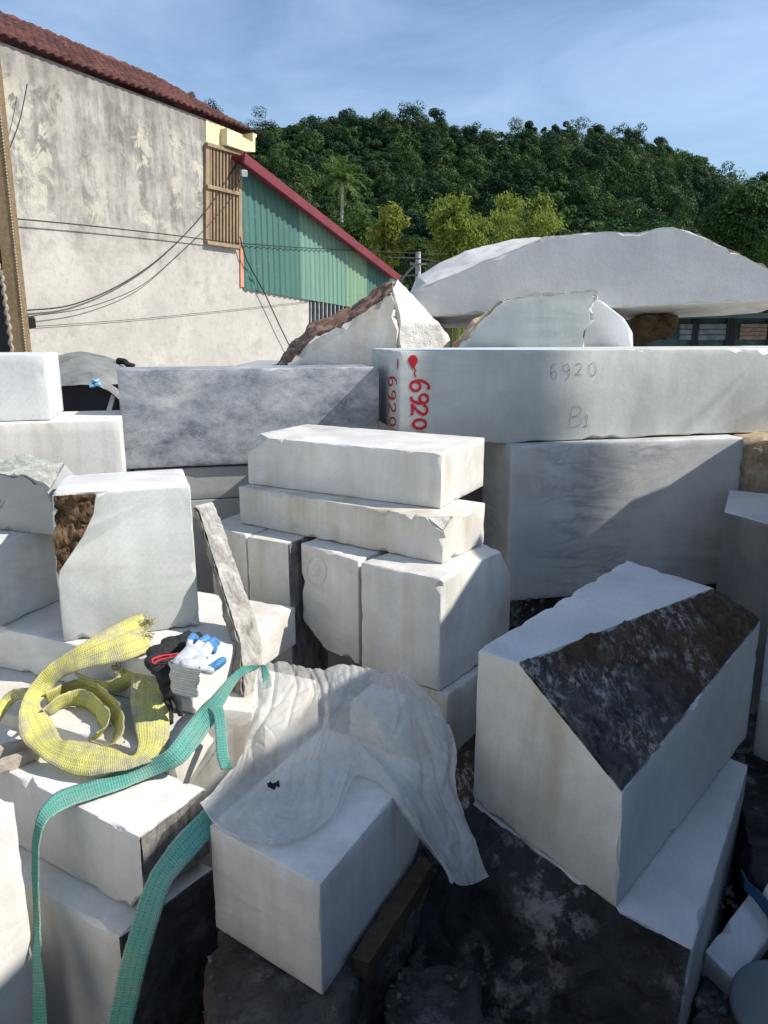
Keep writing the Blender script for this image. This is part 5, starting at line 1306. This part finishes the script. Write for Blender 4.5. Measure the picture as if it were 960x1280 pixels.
tag(bm_obj('shutter_panel', bm, M['void']), 'dark panel at the left border behind the brown board', 'panel')
rp = catm([aty(-3, 330, YP - .15), aty(2, 345, YP - .15), aty(7, 380, YP - .15), aty(12, 415, YP - .15), aty(16, 450, YP - .15)], 14)
bm = bmesh.new(); limb(bm, [p_ + Vector((.012 * math.sin(i * 1.3), .012 * math.cos(i * 1.3), 0)) for i, p_ in enumerate(rp)], .022, .022, 6)
M['rope'] = plain('dirty_rope', (.30, .26, .20), .9, var=.4, scale=40)
tag(bm_obj('rope', bm, M['rope'], smooth=60), 'pale twisted rope hanging in front of the dark panel', 'rope')
# utility pole beyond the shed
M['concrete'] = plain('grey_concrete', (.42, .41, .39), .9, var=.25, scale=3)
yu = 24.; ub, ut = aty(522, 400, yu), aty(522, 315, yu); e = empty('utility_pole', Vector((ub.x, ub.y, GZ - .3))); tag(e, 'short concrete utility pole behind the white boulder', 'utility pole', 'concrete utility poles')
bm = bmesh.new(); limb(bm, [Vector((ub.x, ub.y, GZ - .3)).lerp(Vector((ub.x, ub.y, ut.z)), k / 4) for k in range(5)], .12, .075, 8); bm_obj('pole', bm, M['concrete'], e, smooth=50)
bm = bar(Vector((ub.x - .25, ub.y - .1, ut.z - .35)), Vector((ub.x + .25, ub.y - .1, ut.z - .35)), .06, .06, n=2, wob=0); bm_obj('cross_arm', bm, M['iron'], e)
def wire(pts, r, label):
    tag(tube_obj('cable', catm(pts, 10), r, M['cable'], None), label, 'cable', 'cables on the utility pole')
wire([aty(500, 352, 20), Vector((ub.x, ub.y - .12, ut.z - .37)), aty(560, 332, 27), aty(620, 334, 32)], .03, 'thick black cable sagging right from the concrete utility pole')
wire([aty(485, 322, 23), Vector((ub.x, ub.y - .14, ut.z - .2)), aty(575, 330, 28), aty(640, 326, 33)], .02, 'thin cable just under the top of the concrete utility pole')
wire([aty(470, 348, 21), aty(522, 344, 24), aty(580, 346, 29)], .02, 'lower cable passing the concrete utility pole')

# ------------------------------------------------------------------ curved canopy by the wall
can = empty('canopy', Vector((aty(120, 470, 6.4).x, 6.4, GZ - .3))); tag(can, 'curved grey sheet canopy over a dark hollow, left of the clouded grey slab', 'canopy')
bkp = catm([aty(x, y, 7.1) for x, y in ((40, 452), (75, 445), (96, 441), (122, 444), (148, 453), (166, 463), (178, 478), (184, 500))], 6)
ftp = catm([aty(x, y, 6.2) for x, y in ((40, 484), (72, 484), (95, 483), (118, 483), (134, 489), (148, 500), (156, 510), (162, 526))], 6)
bm = bmesh.new(); rows = []
for f_ in range(17):
    tt = f_ / 16; bul = .05 * math.sin(tt * math.pi); rb2 = .010 * (1 if f_ % 4 == 0 else -.3)
    rows.append([bm.verts.new(a_.lerp(b_, tt) + Vector((0, 0, bul + rb2 + .008 * noise.noise(Vector((i * .25, tt * 3, 0)))))) for i, (a_, b_) in enumerate(zip(bkp, ftp))])
for x, y in zip(rows, rows[1:]):
    for k in range(len(x) - 1): bm.faces.new((x[k], x[k + 1], y[k + 1], y[k]))
r_ = bmesh.ops.solidify(bm, geom=bm.faces[:], thickness=.012)
bmesh.ops.recalc_face_normals(bm, faces=bm.faces)
M['tin'] = plain('dull_grey_sheet', (.40, .41, .40), .5, .0, var=.3, scale=6); M['hollow_black'] = plain('dark_hollow_fill', (.010, .012, .018), .7, var=.3)
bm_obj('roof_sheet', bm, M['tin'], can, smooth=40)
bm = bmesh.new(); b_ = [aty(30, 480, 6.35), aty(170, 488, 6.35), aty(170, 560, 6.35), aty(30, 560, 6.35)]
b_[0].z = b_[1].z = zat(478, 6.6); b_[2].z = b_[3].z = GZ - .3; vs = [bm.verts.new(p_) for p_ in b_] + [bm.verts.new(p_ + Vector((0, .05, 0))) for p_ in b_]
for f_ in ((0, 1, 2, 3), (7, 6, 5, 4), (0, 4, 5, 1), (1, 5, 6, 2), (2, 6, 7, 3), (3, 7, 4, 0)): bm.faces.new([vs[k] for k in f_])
bmesh.ops.recalc_face_normals(bm, faces=bm.faces); bm_obj('hollow_backing', bm, M['hollow_black'], can)  # near-black sheet stands in for the unlit hollow under the canopy
bm_obj('prop', bar(aty(142, 494, 6.22), aty(128, 540, 6.2), .035, .035, n=4, wob=.002), M['iron'], can)
bm = bmesh.new()
for k, (x, y) in enumerate(((114, 480), (119, 476), (123, 480), (117, 482))):
    bmesh.ops.create_icosphere(bm, subdivisions=2, radius=.026, matrix=Matrix.Translation(aty(x, y, 6.12)) @ Matrix.Scale(.5, 4, Vector((0, 0, 1))))
for v in bm.verts: v.co += Vector((1, 1, 1)) * .012 * fbm(v.co * 30, 3)
M['blue_rag'] = plain('light_blue_plastic', (.22, .42, .58), .5, var=.3, scale=20)
tag(bm_obj('plastic_scrap', bm, M['blue_rag']), 'small light blue plastic scrap hanging at the canopy lip', 'plastic scrap')
bm = bmesh.new(); limb(bm, [aty(148, 451, 7.0), aty(156, 452, 6.95), aty(160, 456, 6.9), aty(168, 458, 6.9)], .03, .025, 6)
tag(bm_obj('dark_rag', bm, M['void']), 'dark scrap lying on top of the curved canopy', 'scrap')

# ------------------------------------------------------------------ low shed seen under the half moon slab
ys_ = 11.; ls = empty('storage_shed', aty(900, 420, ys_) * 1); ls.location.z = GZ - .3; tag(ls, 'low dark green shed with wooden panels seen under the half moon slab', 'shed')
def boxm(name, x0, x1, y0, y1, z0, z1, mat, parent):
    bm = bmesh.new(); vs = [bm.verts.new((x, y, z)) for z in (z0, z1) for (x, y) in ((x0, y0), (x1, y0), (x1, y1), (x0, y1))]
    for f_ in ((3, 2, 1, 0), (4, 5, 6, 7), (0, 1, 5, 4), (1, 2, 6, 5), (2, 3, 7, 6), (3, 0, 4, 7)): bm.faces.new([vs[k] for k in f_])
    return bm_obj(name, bm, mat, parent)
M['shed_green'] = plain('dark_green_boards', (.035, .065, .065), .8, var=.4, scale=6); M['crate_wood'] = timber('brown_boards', (.10, .07, .05), (.26, .19, .14))
sxL, sxR = aty(640, 410, ys_).x, aty(1100, 410, ys_).x
boxm('wall', sxL, sxR, ys_, ys_ + .2, GZ - .3, zat(396, ys_), M['shed_green'], ls)
boxm('eave', sxL - .1, sxR + .1, ys_ - .35, ys_ + 2, zat(398, ys_), zat(392, ys_), M['shed_green'], ls)
for x in (866, 870, 908, 912, 916, 960): boxm('batten', aty(x, 410, ys_).x - .02, aty(x, 410, ys_).x + .02, ys_ - .06, ys_ - .004, GZ - .3, zat(399, ys_), M['void'], ls)
for k in range(4): boxm('board', aty(924, 410, ys_).x, aty(957, 410, ys_).x, ys_ - .05, ys_ - .003, zat(405 + 5 * k + 4.4, ys_), zat(405 + 5 * k, ys_), M['crate_wood'], ls)
M['panel_grey'] = plain('weathered_grey_panel', (.12, .15, .15), .8, var=.4, scale=8)
for (xa, xb) in ((849, 864), (872, 906)):
    for k in range(3): boxm('board', aty(xa, 410, ys_).x, aty(xb, 410, ys_).x, ys_ - .05, ys_ - .003, zat(405 + 7 * k + 6, ys_), zat(405 + 7 * k, ys_), M['panel_grey'], ls)

# ------------------------------------------------------------------ unseen things added outside the frame to shade the yard and bounce light
prof = [(.1, GZ - .3), (.1, 3.3), (.85, 3.1), (1.38, 2.94), (1.78, 2.82), (2.10, 2.60), (2.3, 2.54), (2.66, 2.58), (2.80, 2.2), (2.9, 1.9), (3.35, 1.8), (3.74, 1.67), (3.81, 1.57), (3.99, 1.38), (4.06, .9), (4.1, GZ - .3)]  # outline of an added block, shaped so its shadow edge crosses the stacks
V = [Vector((2.25, y, z)) for y, z in prof] + [Vector((3.05, y, z)) for y, z in prof]; n_ = len(prof)
Fc = [tuple(range(n_)), tuple(range(2 * n_ - 1, n_ - 1, -1))] + [(i, (i + 1) % n_, n_ + (i + 1) % n_, n_ + i) for i in range(n_)]
o = bm_obj('marble_chunk', solid(V, Fc, None, bevel=.008, cell=.12, chip=.02, seed=60), [M['grey_rock']], smooth=34)
tag(o, 'unseen block added outside the right border, its sloping top shaped to cast shade', 'stone block', GB)
stone('rough_rock', [Vector((-.95, .84, .64)), Vector((-.95, .45, .64)), Vector((1.7, .40, .58)), Vector((1.6, .80, .58))], GZ - .3, 'unseen dark rock added in front of the viewpoint to block bounced light', ['dark_rock'], cat='rock', group='rough rocks', seed=62, cell=.12, chip=.03)  # added below the frame to keep bounced light off the lower stones
M['bounce_white'] = plain('bounce_wall_white', (.70, .67, .60), .9, var=.12, scale=2)  # pale colour of an added wall that throws warm light onto shaded faces
bm = bmesh.new(); wa, wb = Vector((-4.6, .6, 0)), Vector((-1.9, -4.2, 0)); wn = Vector((-.16, -.09, 0))
vs = [bm.verts.new(p + Vector((0, 0, z))) for z in (GZ - .3, 4.6) for p in (wa, wb, wb + wn, wa + wn)]
for f_ in ((3, 2, 1, 0), (4, 5, 6, 7), (0, 1, 5, 4), (1, 2, 6, 5), (2, 3, 7, 6), (3, 0, 4, 7)): bm.faces.new([vs[k] for k in f_])
bmesh.ops.recalc_face_normals(bm, faces=bm.faces); tag(bm_obj('bounce_wall', bm, M['bounce_white']), 'unseen white wall added behind the viewpoint on the left to bounce sunlight', 'wall')
ca, sa = math.cos(SUN_AZ), math.sin(SUN_AZ)
def sunY(p_, X): return p_.y + (X - p_.x) * sa / ca
pl_, pr_ = onp(505, 500, B0f, nB), onp(703, 500, B0f, nB); XP = 9.
y0_, y1_ = sunY(pl_, XP), sunY(pr_, XP); print('pole strip', y0_, y1_)
e = empty('utility_pole', Vector((XP, (y0_ + y1_) / 2, GZ - .3))); tag(e, 'unseen concrete pole added outside the right border to shade the long slab', 'utility pole', 'concrete utility poles')  # added pole that casts the soft shade on the slab's left part
bm = bmesh.new(); ztp = 1.25 + (XP - .3) / math.cos(SUN_AZ) * math.tan(SUN_EL)
limb(bm, [Vector((XP, (y0_ + y1_) / 2, GZ - .3)).lerp(Vector((XP, (y0_ + y1_) / 2, ztp + .35)), k / 3) for k in range(4)], .16, (y1_ - y0_) / 2, 12); bm_obj('pole', bm, M['concrete'], e, smooth=50)

# ------------------------------------------------------------------ light, sky, camera
w = bpy.data.worlds.new('World'); scn.world = w; w.use_nodes = True; nt = w.node_tree; bg = nt.nodes['Background']
sky = nt.nodes.new('ShaderNodeTexSky'); sky.sky_type = 'NISHITA'; sky.sun_disc = False; sky.sun_elevation = SUN_EL; sky.sun_rotation = R_(90) - SUN_AZ
sky.air_density = 1.0; sky.dust_density = .1; sky.ozone_density = 3.5; sky.air_density = 1.15
tc = nt.nodes.new('ShaderNodeTexCoord'); mp = nt.nodes.new('ShaderNodeMapping'); mp.inputs['Scale'].default_value = (1.2, 1.2, 3.2); mp.inputs['Rotation'].default_value = (0, .35, .5)
nt.links.new(tc.outputs['Generated'], mp.inputs['Vector'])
nz_ = nt.nodes.new('ShaderNodeTexNoise'); nz_.inputs['Scale'].default_value = 2.2; nz_.inputs['Detail'].default_value = 8; nz_.inputs['Roughness'].default_value = .58; nz_.inputs['Distortion'].default_value = .6
nt.links.new(mp.outputs[0], nz_.inputs['Vector'])
rp_ = nt.nodes.new('ShaderNodeValToRGB'); rp_.color_ramp.elements[0].position = .40; rp_.color_ramp.elements[1].position = .78
rp_.color_ramp.elements[0].color = (0, 0, 0, 1); rp_.color_ramp.elements[1].color = (.42, .42, .42, 1)
nt.links.new(nz_.outputs['Fac'], rp_.inputs[0])
mx = nt.nodes.new('ShaderNodeMix'); mx.data_type = 'RGBA'; nt.links.new(rp_.outputs[0], mx.inputs[0]); nt.links.new(sky.outputs[0], mx.inputs[6]); mx.inputs[7].default_value = (6.0, 7.4, 10.0, 1)
nt.links.new(mx.outputs[2], bg.inputs['Color']); bg.inputs['Strength'].default_value = .108
sl = bpy.data.lights.new('sun', 'SUN'); sl.energy = 4.9; sl.angle = R_(.53); sl.color = (1, .94, .85)
so = bpy.data.objects.new('sun', sl); C.objects.link(so)
S_ = Vector((math.cos(SUN_EL) * math.cos(SUN_AZ), math.cos(SUN_EL) * math.sin(SUN_AZ), math.sin(SUN_EL)))
so.rotation_euler = S_.to_track_quat('Z', 'Y').to_euler(); so.location = S_ * 50
cam = bpy.data.cameras.new('camera'); co_ = bpy.data.objects.new('camera', cam); C.objects.link(co_)
co_.location = EYE; co_.rotation_euler = (math.pi / 2 - PITCH, 0, 0)
cam.sensor_fit = 'VERTICAL'; cam.sensor_height = 24; cam.lens = 24 * F / 1280; cam.clip_start = .05; cam.clip_end = 3000
scn.camera = co_
vs_ = scn.view_settings; scn.display_settings.display_device = 'sRGB'; vs_.view_transform = 'Standard'; vs_.look = 'None'; vs_.gamma = 1; vs_.use_curve_mapping = False; vs_.exposure = .42
scn.render.engine = 'CYCLES'; scn.cycles.use_denoising = True; scn.cycles.max_bounces = 6; scn.cycles.transparent_max_bounces = 8
